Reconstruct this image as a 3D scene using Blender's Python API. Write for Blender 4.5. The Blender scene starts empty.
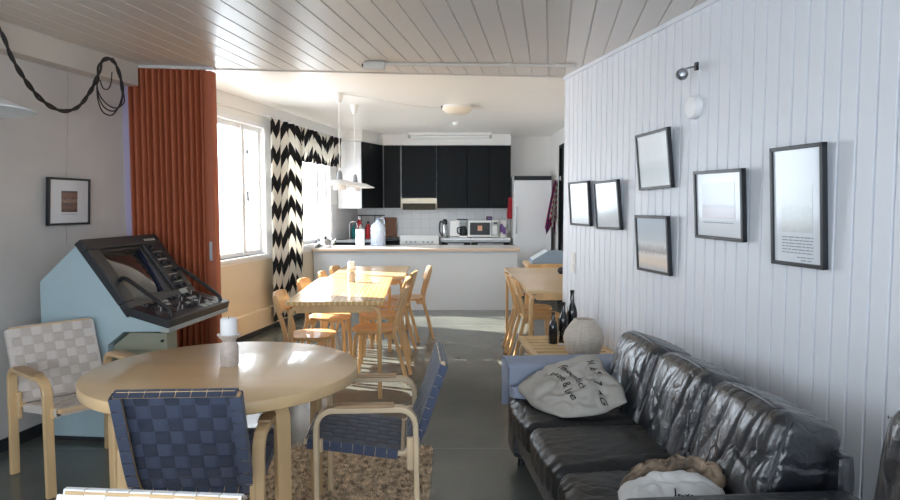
WORLD, SUN, EXPO = 4, 8, 1.5
import bpy, bmesh, math, random
from mathutils import Vector, Matrix, noise
random.seed(7)
PI = math.pi
SC = bpy.context.scene
COL = SC.collection
R = math.radians

# ------------------------------------------------------------------ mesh helper
class MB:
    def __init__(s):
        s.v, s.f, s.mi, s.uv = [], [], [], {}
        s.M = Matrix.Identity(4); s.cur = 0
    def add(s, pts, faces, uvs=None):
        b = len(s.v)
        for i, p in enumerate(pts):
            s.v.append(s.M @ Vector(p))
            if uvs: s.uv[b + i] = uvs[i]
        for f in faces:
            s.f.append([b + i for i in f]); s.mi.append(s.cur)
        return s
    def box(s, x0, x1, y0, y1, z0, z1):
        p = [(x, y, z) for z in (z0, z1) for y in (y0, y1) for x in (x0, x1)]
        return s.add(p, [(0,2,3,1),(4,5,7,6),(0,1,5,4),(2,6,7,3),(0,4,6,2),(1,3,7,5)])
    def prism(s, poly, axis, a, b):
        """polygon in the two other axes, extruded along axis from a to b"""
        n = len(poly)
        def mk(q, t):
            return {'x': (t, q[0], q[1]), 'y': (q[0], t, q[1]), 'z': (q[0], q[1], t)}[axis]
        p = [mk(q, a) for q in poly] + [mk(q, b) for q in poly]
        return s.add(p, [tuple(range(n)), tuple(range(2*n-1, n-1, -1))] + [(i, i+n, (i+1) % n + n, (i+1) % n) for i in range(n)])
    def lathe(s, prof, n=32, c=(0,0,0), mod=None):
        """prof: list of (r,z). open ends are capped when r>0"""
        pts, fs = [], []
        for r, z in prof:
            for i in range(n):
                a = 2*PI*i/n
                rr = r*(mod(a, z) if mod else 1)
                pts.append((c[0]+rr*math.cos(a), c[1]+rr*math.sin(a), c[2]+z))
        for k in range(len(prof)-1):
            for i in range(n):
                j = (i+1) % n
                fs.append((k*n+i, k*n+j, (k+1)*n+j, (k+1)*n+i))
        if prof[0][0] > 1e-5: fs.append(tuple(range(n-1, -1, -1)))
        if prof[-1][0] > 1e-5: fs.append(tuple((len(prof)-1)*n+i for i in range(n)))
        return s.add(pts, fs)
    def sweep(s, pts, nrm, w, t, closed=False):
        """rectangular section: w along binormal, t along nrm (list or fn)"""
        pts = [Vector(p) for p in pts]; n = len(pts); out = []
        for i, p in enumerate(pts):
            a = pts[(i-1) % n] if (closed or i > 0) else p
            b = pts[(i+1) % n] if (closed or i < n-1) else p
            T = (b-a).normalized()
            N = Vector(nrm[i] if isinstance(nrm, list) else nrm); N = (N - T*N.dot(T)).normalized()
            B = T.cross(N)
            ww = w[i] if isinstance(w, list) else w
            for su, sv in ((-1,-1),(1,-1),(1,1),(-1,1)):
                out.append(p + B*(su*ww/2) + N*(sv*t/2))
        fs = []
        m = n if closed else n-1
        for i in range(m):
            j = (i+1) % n
            for k in range(4):
                l = (k+1) % 4
                fs.append((i*4+k, i*4+l, j*4+l, j*4+k))
        if not closed: fs += [(3,2,1,0), tuple((n-1)*4+k for k in range(4))]
        return s.add(out, fs)
    def tube(s, pts, r, n=8, closed=False):
        pts = [Vector(p) for p in pts]; m = len(pts); out = []; fs = []
        ref = None
        for i, p in enumerate(pts):
            a = pts[(i-1) % m] if (closed or i > 0) else p
            b = pts[(i+1) % m] if (closed or i < m-1) else p
            T = (b-a).normalized()
            if ref is None: ref = T.orthogonal()
            N = (ref - T*ref.dot(T)).normalized(); ref = N
            B = T.cross(N); rr = r[i] if isinstance(r, list) else r
            for k in range(n):
                an = 2*PI*k/n
                out.append(p + (N*math.cos(an) + B*math.sin(an))*rr)
        for i in range(m if closed else m-1):
            j = (i+1) % m
            for k in range(n):
                l = (k+1) % n
                fs.append((i*n+k, i*n+l, j*n+l, j*n+k))
        if not closed: fs += [tuple(range(n-1, -1, -1)), tuple((m-1)*n+k for k in range(n))]
        return s.add(out, fs)
    def grid(s, fn, nu, nv, uvfn=None, flip=False):
        pts, uvs, fs = [], [], []
        for j in range(nv+1):
            for i in range(nu+1):
                u, v = i/nu, j/nv
                pts.append(fn(u, v)); uvs.append(uvfn(u, v) if uvfn else (u, v))
        for j in range(nv):
            for i in range(nu):
                a = j*(nu+1)+i
                q = (a, a+1, a+nu+2, a+nu+1)
                fs.append(q[::-1] if flip else q)
        return s.add(pts, fs, uvs)
    def rbox(s, cx, cy, cz, sx, sy, sz, r, n=(12,12,6), fn=None):
        """rounded box, optional fn(p(-1..1), pos)->pos"""
        pts = {}; P = []; fs = []
        h = Vector((sx/2, sy/2, sz/2))
        def vid(i, j, k):
            key = (i, j, k)
            if key not in pts:
                q = Vector((2*i/n[0]-1, 2*j/n[1]-1, 2*k/n[2]-1))
                p = Vector((q.x*h.x, q.y*h.y, q.z*h.z))
                c = Vector([max(-(h[a]-r), min(h[a]-r, p[a])) for a in range(3)])
                d = p-c
                if d.length > 1e-9:
                    # spread evenly over the corner
                    e = Vector([math.tan(max(-1, min(1, d[a]/r))*PI/4) if r > 0 else 0 for a in range(3)])
                    d = e.normalized()*r if e.length > 1e-9 else d
                p = c+d
                if fn: p = fn(q, p)
                pts[key] = len(P); P.append((p.x+cx, p.y+cy, p.z+cz))
            return pts[key]
        for k in (0, n[2]):
            for i in range(n[0]):
                for j in range(n[1]):
                    q = (vid(i,j,k), vid(i+1,j,k), vid(i+1,j+1,k), vid(i,j+1,k)); fs.append(q if k else q[::-1])
        for j in (0, n[1]):
            for i in range(n[0]):
                for k in range(n[2]):
                    q = (vid(i,j,k), vid(i+1,j,k), vid(i+1,j,k+1), vid(i,j,k+1)); fs.append(q[::-1] if j else q)
        for i in (0, n[0]):
            for j in range(n[1]):
                for k in range(n[2]):
                    q = (vid(i,j,k), vid(i,j+1,k), vid(i,j+1,k+1), vid(i,j,k+1)); fs.append(q if i else q[::-1])
        return s.add(P, fs)
    def build(s, name, mat, parent=None, smooth=False, bevel=0, seg=2):
        me = bpy.data.meshes.new(name)
        me.from_pydata([tuple(v) for v in s.v], [], s.f)
        for m in (mat if isinstance(mat, (list, tuple)) else [mat]): me.materials.append(m)
        for p, i in zip(me.polygons, s.mi): p.material_index = i
        if s.uv:
            ul = me.uv_layers.new(name='UVMap')
            for l in me.loops: ul.data[l.index].uv = s.uv.get(l.vertex_index, (0, 0))
        bm = bmesh.new(); bm.from_mesh(me)
        bmesh.ops.recalc_face_normals(bm, faces=bm.faces)
        bm.to_mesh(me); bm.free()
        if smooth:
            for p in me.polygons: p.use_smooth = True
            if smooth != 'all':
                me.set_sharp_from_angle(angle=R(38))
        o = bpy.data.objects.new(name, me); COL.objects.link(o)
        if parent: o.parent = parent
        if bevel:
            b = o.modifiers.new('bevel', 'BEVEL'); b.width = bevel; b.segments = seg; b.limit_method = 'ANGLE'; b.angle_limit = R(40)
        return o

def thing(name, label, cat, loc=(0,0,0), rz=0, group=None, rx=0):
    o = bpy.data.objects.new(name, None); COL.objects.link(o)
    o.empty_display_size = .1
    o.location = loc; o.rotation_euler = (rx, 0, rz)
    return tag(o, label, cat, group)
def tag(o, label, cat, group=None, kind=None):
    o['label'] = label; o['category'] = cat
    if group: o['group'] = group
    if kind: o['kind'] = kind
    return o
def struct(o): o['kind'] = 'structure'; return o
def dup(root, loc, rz, label, group=None):
    r = root.copy(); COL.objects.link(r); r.location = loc; r.rotation_euler = (root.rotation_euler[0], 0, rz)
    r['label'] = label
    if group: r['group'] = group
    for ch in list(root.children):
        c = ch.copy(); COL.objects.link(c); c.parent = r
        for g in ch.children:
            d = g.copy(); COL.objects.link(d); d.parent = c
    return r
def arc(cx, cy, r, a0, a1, n=6):
    return [(cx+r*math.cos(R(a0+(a1-a0)*i/n)), cy+r*math.sin(R(a0+(a1-a0)*i/n))) for i in range(n+1)]

# ------------------------------------------------------------------ materials
def srgb(c):
    f = lambda x: x/12.92 if x <= .04045 else ((x+.055)/1.055)**2.4
    return tuple(f(v/255) for v in c)+(1,)
def N(m, t, **kw):
    n = m.node_tree.nodes.new(t)
    for k, v in kw.items(): setattr(n, k, v)
    return n
def L(m, a, b): m.node_tree.links.new(a, b)
def mat(name, col, rough=.5, metal=0, spec=.5, bump=None, coat=0, trans=0, vary=None, sheen=0, subsurf=0):
    m = bpy.data.materials.new(name); m.use_nodes = True
    nt = m.node_tree; p = nt.nodes['Principled BSDF']
    p.inputs['Base Color'].default_value = srgb(col); p.inputs['Roughness'].default_value = rough
    p.inputs['Metallic'].default_value = metal; p.inputs['Specular IOR Level'].default_value = spec
    p.inputs['Coat Weight'].default_value = coat; p.inputs['Transmission Weight'].default_value = trans
    if sheen: p.inputs['Sheen Weight'].default_value = sheen
    tc = nt.nodes.new('ShaderNodeTexCoord')
    if vary:   # (scale, amount, stretch)
        sc, am, st = vary
        mp = nt.nodes.new('ShaderNodeMapping'); mp.inputs['Scale'].default_value = st
        nt.links.new(tc.outputs['Object'], mp.inputs['Vector'])
        nz = nt.nodes.new('ShaderNodeTexNoise'); nz.inputs['Scale'].default_value = sc; nz.inputs['Detail'].default_value = 5
        nt.links.new(mp.outputs['Vector'], nz.inputs['Vector'])
        rp = nt.nodes.new('ShaderNodeValToRGB')
        rp.color_ramp.elements[0].position = .3; rp.color_ramp.elements[1].position = .7
        rp.color_ramp.elements[0].color = srgb([max(0, c*(1-am)) for c in col]); rp.color_ramp.elements[1].color = srgb([min(255, c*(1+am)) for c in col])
        nt.links.new(nz.outputs['Fac'], rp.inputs['Fac']); nt.links.new(rp.outputs['Color'], p.inputs['Base Color'])
    if bump:   # (scale, strength, distance)
        nz = nt.nodes.new('ShaderNodeTexNoise'); nz.inputs['Scale'].default_value = bump[0]; nz.inputs['Detail'].default_value = 4
        nt.links.new(tc.outputs['Object'], nz.inputs['Vector'])
        b = nt.nodes.new('ShaderNodeBump'); b.inputs['Strength'].default_value = bump[1]; b.inputs['Distance'].default_value = bump[2]
        nt.links.new(nz.outputs['Fac'], b.inputs['Height']); nt.links.new(b.outputs['Normal'], p.inputs['Normal'])
    return m
def math_node(m, op, a, b=None):
    n = N(m, 'ShaderNodeMath', operation=op)
    for i, x in enumerate((a, b)):
        if x is None: continue
        if isinstance(x, (int, float)): n.inputs[i].default_value = x
        else: L(m, x, n.inputs[i])
    return n.outputs[0]

M_wall = mat('white_paint', (240,238,235), .55, bump=(40, .08, .003))
M_plank = mat('white_plank_paint', (226,229,235), .42, bump=(60, .06, .002))
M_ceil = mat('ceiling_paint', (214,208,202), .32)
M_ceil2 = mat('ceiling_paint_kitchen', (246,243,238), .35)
M_beam = mat('beam_paint', (212,204,194), .5)
M_left = mat('left_wall_plaster', (205,200,196), .75, bump=(90, .12, .003), vary=(3, .02, (1,1,1)))
M_cream = mat('cream_paint', (228,212,186), .55)
M_dark = mat('dark_plinth', (45,47,50), .5)
M_white = mat('white_lacquer', (242,243,245), .35)
M_whiteplastic = mat('white_plastic', (236,234,230), .3)
M_black = mat('black_laminate', (19,23,26), .6, spec=.2)
M_blackframe = mat('black_frame', (30,34,40), .4)
M_birch = mat('birch', (208,176,132), .38, vary=(7, .07, (1,1,.12)), coat=.15)
M_birch_l = mat('birch_pale', (208,186,154), .4, vary=(7, .07, (.15,1,1)), coat=.1)
M_honey = mat('honey_birch', (214,172,120), .36, vary=(8, .09, (1,1,.15)), coat=.2)
M_tabletop = mat('birch_table_top', (214,182,138), .3, vary=(5, .05, (.12,1,1)), coat=.35)
M_steel = mat('steel', (190,190,192), .25, metal=1)
M_chrome = mat('brushed_metal', (170,172,176), .35, metal=1)
M_blackplastic = mat('black_plastic', (26,27,30), .38)
M_leather = mat('black_leather', (22,25,31), .36, spec=.9, bump=(48, .3, .01), coat=.25)
M_leather_seat = mat('black_leather_seat', (27,28,29), .4, spec=.4, bump=(26, .3, .012))
def creases(m, scale, width, dist, strength):
    nt = m.node_tree; b0 = [n for n in nt.nodes if n.type == 'BUMP'][0]
    tc = N(m, 'ShaderNodeTexCoord'); mp = N(m, 'ShaderNodeMapping'); mp.inputs['Scale'].default_value = scale
    nz = N(m, 'ShaderNodeTexNoise'); nz.inputs['Scale'].default_value = 7
    ad = N(m, 'ShaderNodeMix', data_type='VECTOR'); ad.inputs['Factor'].default_value = .12
    L(m, tc.outputs['Object'], nz.inputs['Vector']); L(m, tc.outputs['Object'], ad.inputs['A']); L(m, nz.outputs['Color'], ad.inputs['B'])
    L(m, ad.outputs['Result'], mp.inputs['Vector'])
    v = N(m, 'ShaderNodeTexVoronoi', feature='DISTANCE_TO_EDGE'); v.inputs['Scale'].default_value = 1
    L(m, mp.outputs['Vector'], v.inputs['Vector'])
    r = N(m, 'ShaderNodeMapRange', interpolation_type='SMOOTHSTEP'); r.inputs['From Max'].default_value = width; L(m, v.outputs['Distance'], r.inputs['Value'])
    b = N(m, 'ShaderNodeBump'); b.inputs['Strength'].default_value = strength; b.inputs['Distance'].default_value = dist
    L(m, r.outputs['Result'], b.inputs['Height']); L(m, b0.outputs['Normal'], b.inputs['Normal'])
    L(m, b.outputs['Normal'], nt.nodes['Principled BSDF'].inputs['Normal'])
creases(M_leather, (3.5, 11, 3.2), .07, .007, .45)
M_piping = mat('leather_piping', (64,66,70), .4)
creases(M_leather_seat, (4, 7, 3), .06, .005, .4)
M_orange = mat('orange_vinyl', (172,92,60), .6, bump=(200, .15, .002))
M_console = mat('pale_blue_enamel', (170,192,200), .5)
M_olive = mat('olive_enamel', (150,152,134), .5)
M_cgrey = mat('light_grey_enamel', (176,182,180), .5)
M_conduit = mat('conduit_plastic', (212,207,200), .45)
M_panel = mat('dark_grey_panel', (40,43,48), .42, bump=(300, .1, .001))
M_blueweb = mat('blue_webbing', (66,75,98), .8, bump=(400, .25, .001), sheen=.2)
M_blueweb_shaded = mat('blue_webbing_shaded', (46,54,74), .8, bump=(400, .25, .001), sheen=.2)  # same blue cloth; duller sheen of the long straps painted as darker colour
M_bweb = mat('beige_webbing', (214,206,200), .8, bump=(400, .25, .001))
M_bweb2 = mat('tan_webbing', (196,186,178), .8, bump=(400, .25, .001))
M_wweb = mat('white_webbing', (236,236,238), .8, bump=(400, .25, .001))
M_armwrap = mat('armrest_wood', (176,146,112), .5, vary=(9, .12, (.15,1,1)))
M_candle = mat('white_wax', (240,240,242), .45)
M_ceramic = mat('speckled_ceramic', (196,184,176), .45, vary=(60, .05, (1,1,1)))
M_green = mat('dark_bottle_glass', (16,17,20), .1, spec=.7)
M_wicker = mat('wicker', (194,184,172), .7, vary=(60, .06, (.3,.3,3)))
M_canvas = mat('canvas_cloth', (168,164,157), .85, bump=(250, .2, .002), vary=(6, .05, (1,1,1)))
M_ink = mat('black_ink', (34,34,38), .8)
M_scarf = mat('brown_scarf', (98,86,74), .9, vary=(16, .6, (1,1,1)))
M_blanket = mat('blue_grey_blanket', (142,151,170), .9, bump=(150, .2, .003))
M_rug = mat('shaggy_rug', (184,160,138), 1.0, vary=(30, .45, (1,1,1)), spec=.1)
M_cord = mat('dark_cord', (40,34,32), .6)
M_red = mat('red_plastic', (178,32,38), .45)
M_mitt = mat('red_cloth', (150,28,40), .85)
M_teal = mat('teal_plastic', (20,140,140), .35)
M_brownboard = mat('brown_board', (122,74,46), .5, vary=(6, .12, (1,1,.2)))
M_brass = mat('wood_utensil', (170,132,70), .5)
M_jug = mat('clear_blue_plastic', (222,232,246), .2, trans=.3)
M_counter = mat('bar_top_laminate', (236,228,220), .25)
M_counteredge = mat('beech_edge', (214,186,160), .45)
M_bar = mat('bar_front_paint', (206,208,210), .5)
M_tube = mat('lamp_diffuser', (240,240,238), .4)
M_opal = mat('opal_glass', (238,226,206), .3)
M_purple = mat('lilac_print', (120,84,150), .4)
M_paper = mat('paper_sticker', (228,170,140), .7)
M_screenink = mat('print_lines', (150,156,164), .7)
M_lamp = mat('white_lamp_enamel', (235,236,238), .3)
M_glassdark = mat('crt_glass', (44,46,46), .12, spec=.7, coat=.6)
M_blueplastic = mat('navy_plastic', (34,42,66), .4)
M_greybox = mat('blue_grey_enamel', (132,152,172), .45)
M_lightbox = mat('pale_enamel', (214,222,228), .45)
M_hood = mat('cream_enamel', (228,218,196), .4)
M_hoodglass = mat('smoked_glass', (62,56,44), .45, spec=.2)
M_lilac = mat('lilac_paint', (176,166,196), .5)

# floor: polished dark grey-green sheet flooring
M_floor = mat('polished_floor', (92,95,90), .2, spec=.5, coat=.0)
nt = M_floor.node_tree; P = nt.nodes['Principled BSDF']
tc = N(M_floor, 'ShaderNodeTexCoord')
n1 = N(M_floor, 'ShaderNodeTexNoise'); n1.inputs['Scale'].default_value = 1.1; n1.inputs['Detail'].default_value = 6
n2 = N(M_floor, 'ShaderNodeTexNoise'); n2.inputs['Scale'].default_value = 45; n2.inputs['Detail'].default_value = 3
L(M_floor, tc.outputs['Object'], n1.inputs['Vector']); L(M_floor, tc.outputs['Object'], n2.inputs['Vector'])
rp = N(M_floor, 'ShaderNodeValToRGB')
rp.color_ramp.elements[0].position = .3; rp.color_ramp.elements[0].color = srgb((87,91,88))
rp.color_ramp.elements[1].position = .75; rp.color_ramp.elements[1].color = srgb((113,117,111))
L(M_floor, n1.outputs['Fac'], rp.inputs['Fac'])
mx = N(M_floor, 'ShaderNodeMix', data_type='RGBA', blend_type='OVERLAY'); mx.inputs['Factor'].default_value = .18
L(M_floor, rp.outputs['Color'], mx.inputs['A']); L(M_floor, n2.outputs['Color'], mx.inputs['B'])
# seams every 2 m
sp = N(M_floor, 'ShaderNodeSeparateXYZ'); L(M_floor, tc.outputs['Object'], sp.inputs['Vector'])
fy = math_node(M_floor, 'FRACT', math_node(M_floor, 'MULTIPLY', math_node(M_floor, 'ADD', sp.outputs['Y'], .17), .5))
seam = math_node(M_floor, 'LESS_THAN', fy, .004)
mx2 = N(M_floor, 'ShaderNodeMix', data_type='RGBA'); mx2.inputs['B'].default_value = srgb((140,142,136))
L(M_floor, math_node(M_floor, 'MULTIPLY', seam, .5), mx2.inputs['Factor']); L(M_floor, mx.outputs['Result'], mx2.inputs['A'])
L(M_floor, mx2.outputs['Result'], P.inputs['Base Color'])
rr = N(M_floor, 'ShaderNodeMapRange'); rr.inputs['To Min'].default_value = .14; rr.inputs['To Max'].default_value = .3
L(M_floor, n1.outputs['Fac'], rr.inputs['Value']); L(M_floor, rr.outputs['Result'], P.inputs['Roughness'])

# white wall tiles with pale grout
M_tile = mat('white_tiles', (214,214,214), .3)
tc = N(M_tile, 'ShaderNodeTexCoord'); mp = N(M_tile, 'ShaderNodeMapping'); mp.inputs['Rotation'].default_value = (R(90), 0, 0)
br = N(M_tile, 'ShaderNodeTexBrick'); br.offset = 0; br.inputs['Scale'].default_value = 1
br.inputs['Brick Width'].default_value = .148; br.inputs['Row Height'].default_value = .148; br.inputs['Mortar Size'].default_value = .004
br.inputs['Color1'].default_value = srgb((218,218,218)); br.inputs['Color2'].default_value = srgb((212,212,213)); br.inputs['Mortar'].default_value = srgb((196,196,196))
cb = N(M_tile, 'ShaderNodeCombineXYZ'); s2 = N(M_tile, 'ShaderNodeSeparateXYZ')
L(M_tile, tc.outputs['Object'], s2.inputs['Vector'])
L(M_tile, math_node(M_tile, 'ADD', s2.outputs['X'], s2.outputs['Y']), cb.inputs['X']); L(M_tile, s2.outputs['Z'], cb.inputs['Y'])
L(M_tile, cb.outputs['Vector'], br.inputs['Vector']); L(M_tile, br.outputs['Color'], M_tile.node_tree.nodes['Principled BSDF'].inputs['Base Color'])

# black and white chevron curtain cloth
M_chev = mat('chevron_cloth', (255,255,255), .85)
P = M_chev.node_tree.nodes['Principled BSDF']
uv = N(M_chev, 'ShaderNodeUVMap'); s2 = N(M_chev, 'ShaderNodeSeparateXYZ'); L(M_chev, uv.outputs['UV'], s2.inputs['Vector'])
cw = .1
uu = math_node(M_chev, 'DIVIDE', s2.outputs['X'], cw)
tri = math_node(M_chev, 'PINGPONG', uu, 1.0)
odd = math_node(M_chev, 'FLOOR', math_node(M_chev, 'DIVIDE', uu, 2.0))
off = math_node(M_chev, 'MULTIPLY', math_node(M_chev, 'FRACT', math_node(M_chev, 'MULTIPLY', odd, .37)), .25)
vv = math_node(M_chev, 'ADD', math_node(M_chev, 'ADD', math_node(M_chev, 'DIVIDE', s2.outputs['Y'], .31), math_node(M_chev, 'MULTIPLY', tri, -.5)), off)
bw = math_node(M_chev, 'LESS_THAN', math_node(M_chev, 'FRACT', vv), .5)
mxc = N(M_chev, 'ShaderNodeMix', data_type='RGBA'); mxc.inputs['A'].default_value = srgb((226,222,214)); mxc.inputs['B'].default_value = srgb((22,22,26))
L(M_chev, bw, mxc.inputs['Factor']); L(M_chev, mxc.outputs['Result'], P.inputs['Base Color'])
tr = N(M_chev, 'ShaderNodeBsdfTranslucent'); L(M_chev, mxc.outputs['Result'], tr.inputs['Color'])
ms = N(M_chev, 'ShaderNodeMixShader'); ms.inputs[0].default_value = .35
out = M_chev.node_tree.nodes['Material Output']
L(M_chev, P.outputs[0], ms.inputs[1]); L(M_chev, tr.outputs[0], ms.inputs[2]); L(M_chev, ms.outputs[0], out.inputs['Surface'])

# towel check
def check_mat(name, a, b, scale, wd=.3):
    m = mat(name, a, .9); s = N(m, 'ShaderNodeUVMap'); x = N(m, 'ShaderNodeSeparateXYZ'); L(m, s.outputs['UV'], x.inputs['Vector'])
    f1 = math_node(m, 'LESS_THAN', math_node(m, 'FRACT', math_node(m, 'MULTIPLY', x.outputs['X'], scale)), wd)
    f2 = math_node(m, 'LESS_THAN', math_node(m, 'FRACT', math_node(m, 'MULTIPLY', x.outputs['Y'], scale)), wd)
    g = math_node(m, 'MAXIMUM', f1, f2)
    k = N(m, 'ShaderNodeMix', data_type='RGBA'); k.inputs['A'].default_value = srgb(a); k.inputs['B'].default_value = srgb(b)
    L(m, g, k.inputs['Factor']); L(m, k.outputs['Result'], m.node_tree.nodes['Principled BSDF'].inputs['Base Color'])
    return m
M_towel = check_mat('red_white_check', (170,36,60), (236,228,228), 7, .45)
M_towel2 = check_mat('navy_check', (58,48,110), (150,30,60), 11)

# dining table top with a fine inlaid grid
M_gridtop = mat('grid_table_top', (226,178,100), .24, coat=.45)
tc = N(M_gridtop, 'ShaderNodeTexCoord'); s2 = N(M_gridtop, 'ShaderNodeSeparateXYZ'); L(M_gridtop, tc.outputs['Object'], s2.inputs['Vector'])
fa = math_node(M_gridtop, 'LESS_THAN', math_node(M_gridtop, 'FRACT', math_node(M_gridtop, 'MULTIPLY', s2.outputs['X'], 26)), .3)
fb = math_node(M_gridtop, 'LESS_THAN', math_node(M_gridtop, 'FRACT', math_node(M_gridtop, 'MULTIPLY', s2.outputs['Y'], 17)), .3)
k = N(M_gridtop, 'ShaderNodeMix', data_type='RGBA'); k.inputs['A'].default_value = srgb((216,172,108)); k.inputs['B'].default_value = srgb((238,208,158))
L(M_gridtop, math_node(M_gridtop, 'MAXIMUM', fa, fb), k.inputs['Factor']); L(M_gridtop, k.outputs['Result'], M_gridtop.node_tree.nodes['Principled BSDF'].inputs['Base Color'])

# window glass: clear pane
M_glass = bpy.data.materials.new('window_glass'); M_glass.use_nodes = True
nt = M_glass.node_tree; nt.nodes.remove(nt.nodes['Principled BSDF'])
tb = nt.nodes.new('ShaderNodeBsdfTransparent'); gb = nt.nodes.new('ShaderNodeBsdfGlossy'); gb.inputs['Roughness'].default_value = .02
mg = nt.nodes.new('ShaderNodeMixShader'); mg.inputs[0].default_value = .06
nt.links.new(tb.outputs[0], mg.inputs[1]); nt.links.new(gb.outputs[0], mg.inputs[2]); nt.links.new(mg.outputs[0], nt.nodes['Material Output'].inputs['Surface'])

def print_mat(name, bands, nscale=6, namt=.05, rough=.16):
    """soft landscape print under glass: bands = [(pos, rgb)] along local z (0..1 via Generated z)"""
    m = mat(name, (255,255,255), rough, spec=.45, coat=.12)
    tc = N(m, 'ShaderNodeTexCoord'); s = N(m, 'ShaderNodeSeparateXYZ'); L(m, tc.outputs['Generated'], s.inputs['Vector'])
    nz = N(m, 'ShaderNodeTexNoise'); nz.inputs['Scale'].default_value = nscale; nz.inputs['Detail'].default_value = 6
    L(m, tc.outputs['Generated'], nz.inputs['Vector'])
    z = math_node(m, 'ADD', s.outputs['Z'], math_node(m, 'MULTIPLY', math_node(m, 'SUBTRACT', nz.outputs['Fac'], .5), namt))
    r = N(m, 'ShaderNodeValToRGB')
    el = r.color_ramp.elements
    while len(el) < len(bands): el.new(.5)
    for e, (p, c) in zip(el, bands): e.position = p; e.color = srgb(c)
    L(m, z, r.inputs['Fac']); L(m, r.outputs['Color'], m.node_tree.nodes['Principled BSDF'].inputs['Base Color'])
    return m
M_mount = mat('picture_mount', (226,232,238), .16, spec=.45, coat=.12)

# ------------------------------------------------------------------ camera
H = 1.41
cam = bpy.data.cameras.new('camera'); co = bpy.data.objects.new('camera', cam); COL.objects.link(co)
cam.sensor_width = 36; cam.lens = 675/900*36; cam.clip_start = .05
co.location = (0, 0, H); co.rotation_euler = (PI/2 - math.atan(45/675), 0, 0)
SC.camera = co

# ------------------------------------------------------------------ setting
ZN, ZF = 2.42, 2.515          # near and kitchen ceilings
m = MB(); m.box(-4.2, 3.2, -3.4, 11.2, -.1, 0); struct(m.build('floor', M_floor))

def wl(Y): return -2.575 + .18*(Y-3.757)          # left wall
def wr(Y): return .908 - .192*(Y-5.41)           # plank wall
WS = .17
def ww(Y): return -2.17 + WS*(Y-7.07)            # window wall

def wall_mb(p0, p1, z0, z1, th, openings=(), mb=None):
    """wall from p0 to p1, thickness th to the left of the direction; openings (s0,s1,z0,z1)"""
    mb = mb or MB()
    d = Vector((p1[0]-p0[0], p1[1]-p0[1], 0)); ln = d.length; d.normalize()
    n = Vector((-d.y, d.x, 0))
    mb.M = Matrix(((d.x, n.x, 0, p0[0]), (d.y, n.y, 0, p0[1]), (0, 0, 1, 0), (0, 0, 0, 1)))
    ss = sorted({0, ln, *[o[0] for o in openings], *[o[1] for o in openings]})
    zs = sorted({z0, z1, *[o[2] for o in openings], *[o[3] for o in openings]})
    for a, b in zip(ss, ss[1:]):
        for c, e in zip(zs, zs[1:]):
            sm, zm = (a+b)/2, (c+e)/2
            if any(o[0] < sm < o[1] and o[2] < zm < o[3] for o in openings): continue
            mb.box(a, b, 0, th, c, e)
    return mb

# left wall (with a window outside the frame, beside the photographer)
LW0, LW1 = -3.2, 5.02
sl = math.hypot(1, .18)
def sL(Y): return (Y-LW0)*sl
m = wall_mb((wl(LW0), LW0), (wl(LW1), LW1), 0, 2.5, .15, [(sL(-.6), sL(1.2), .95, 2.15)])
struct(m.build('wall_left', M_left))
# beam along the top of the left wall
m = wall_mb((wl(0)+.12, 0), (wl(4.93)+.12, 4.93), ZN-.155, ZN, .115)
struct(m.build('trim_1', M_beam, bevel=.004))
m = wall_mb((wl(LW0)+.012, LW0), (wl(4.9)+.012, 4.9), 0, .07, .012)
struct(m.build('baseboard_left', M_dark))
m = MB(); m.box(wl(4.96)-.02, wl(4.96)+.035, 4.93, 4.96, 0, ZN-.155); struct(m.build('trim_2', M_lilac))
# return wall from the left wall to the window wall, behind the folding partition
m = MB(); m.box(ww(5.2)-.2, wl(5.0), 5.02, 5.14, 0, 2.6); struct(m.build('wall_return', M_wall))
# rear wall behind the camera with a wide window
m = wall_mb((wr(-3.2)+.1, -3.2), (wl(-3.2)-.2, -3.2), 0, 2.5, .15, [(.9, 4.9, .7, 2.2)])
struct(m.build('wall_rear', M_wall))

# plank wall on the right: grooves modelled in the profile
def groove_profile(length, pitch, gw, gd, start=0.0):
    pts = [(0, 0)]; s = start
    while s < length-gw:
        if s > .001:
            pts += [(s-gw/2, 0), (s-gw*.2, gd), (s+gw*.2, gd), (s+gw/2, 0)]
        s += pitch
    pts.append((length, 0)); return pts
dR = Vector((-.192, 1, 0)).normalized(); nR = Vector((1, .192, 0)).normalized()   # along, into wall
RY0 = -3.2; lenR = (5.41-RY0)*math.hypot(1, .192)
prof = groove_profile(lenR, .0875, .013, .012, start=(lenR % .0875) - .02)
m = MB()
pts = [Vector((wr(RY0), RY0, 0)) + dR*a + nR*b for a, b in prof]
end = [pts[-1] + nR*.09, pts[0] + nR*.09]
poly = [(p.x, p.y) for p in pts+end]
bot = [(x, y, 0) for x, y in poly]; top = [(x, y, ZN+.02) for x, y in poly]; n = len(poly)
m.add(bot+top, [(i, (i+1) % n, (i+1) % n+n, i+n) for i in range(n)])
# trim strip at the ceiling
struct(m.build('wall_right', M_plank))
m = MB(); a = Vector((wr(RY0), RY0, 0)); b = a + dR*lenR
m.sweep([a - nR*.008 + Vector((0,0,ZN-.012)), b - nR*.008 + Vector((0,0,ZN-.012))], tuple(nR), .024, .016)
struct(m.build('trim_3', M_plank))
m = MB(); m.sweep([a - nR*.006 + Vector((0,0,.03)), b - nR*.006 + Vector((0,0,.03))], tuple(nR), .06, .012); struct(m.build('baseboard_right', M_plank))
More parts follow.
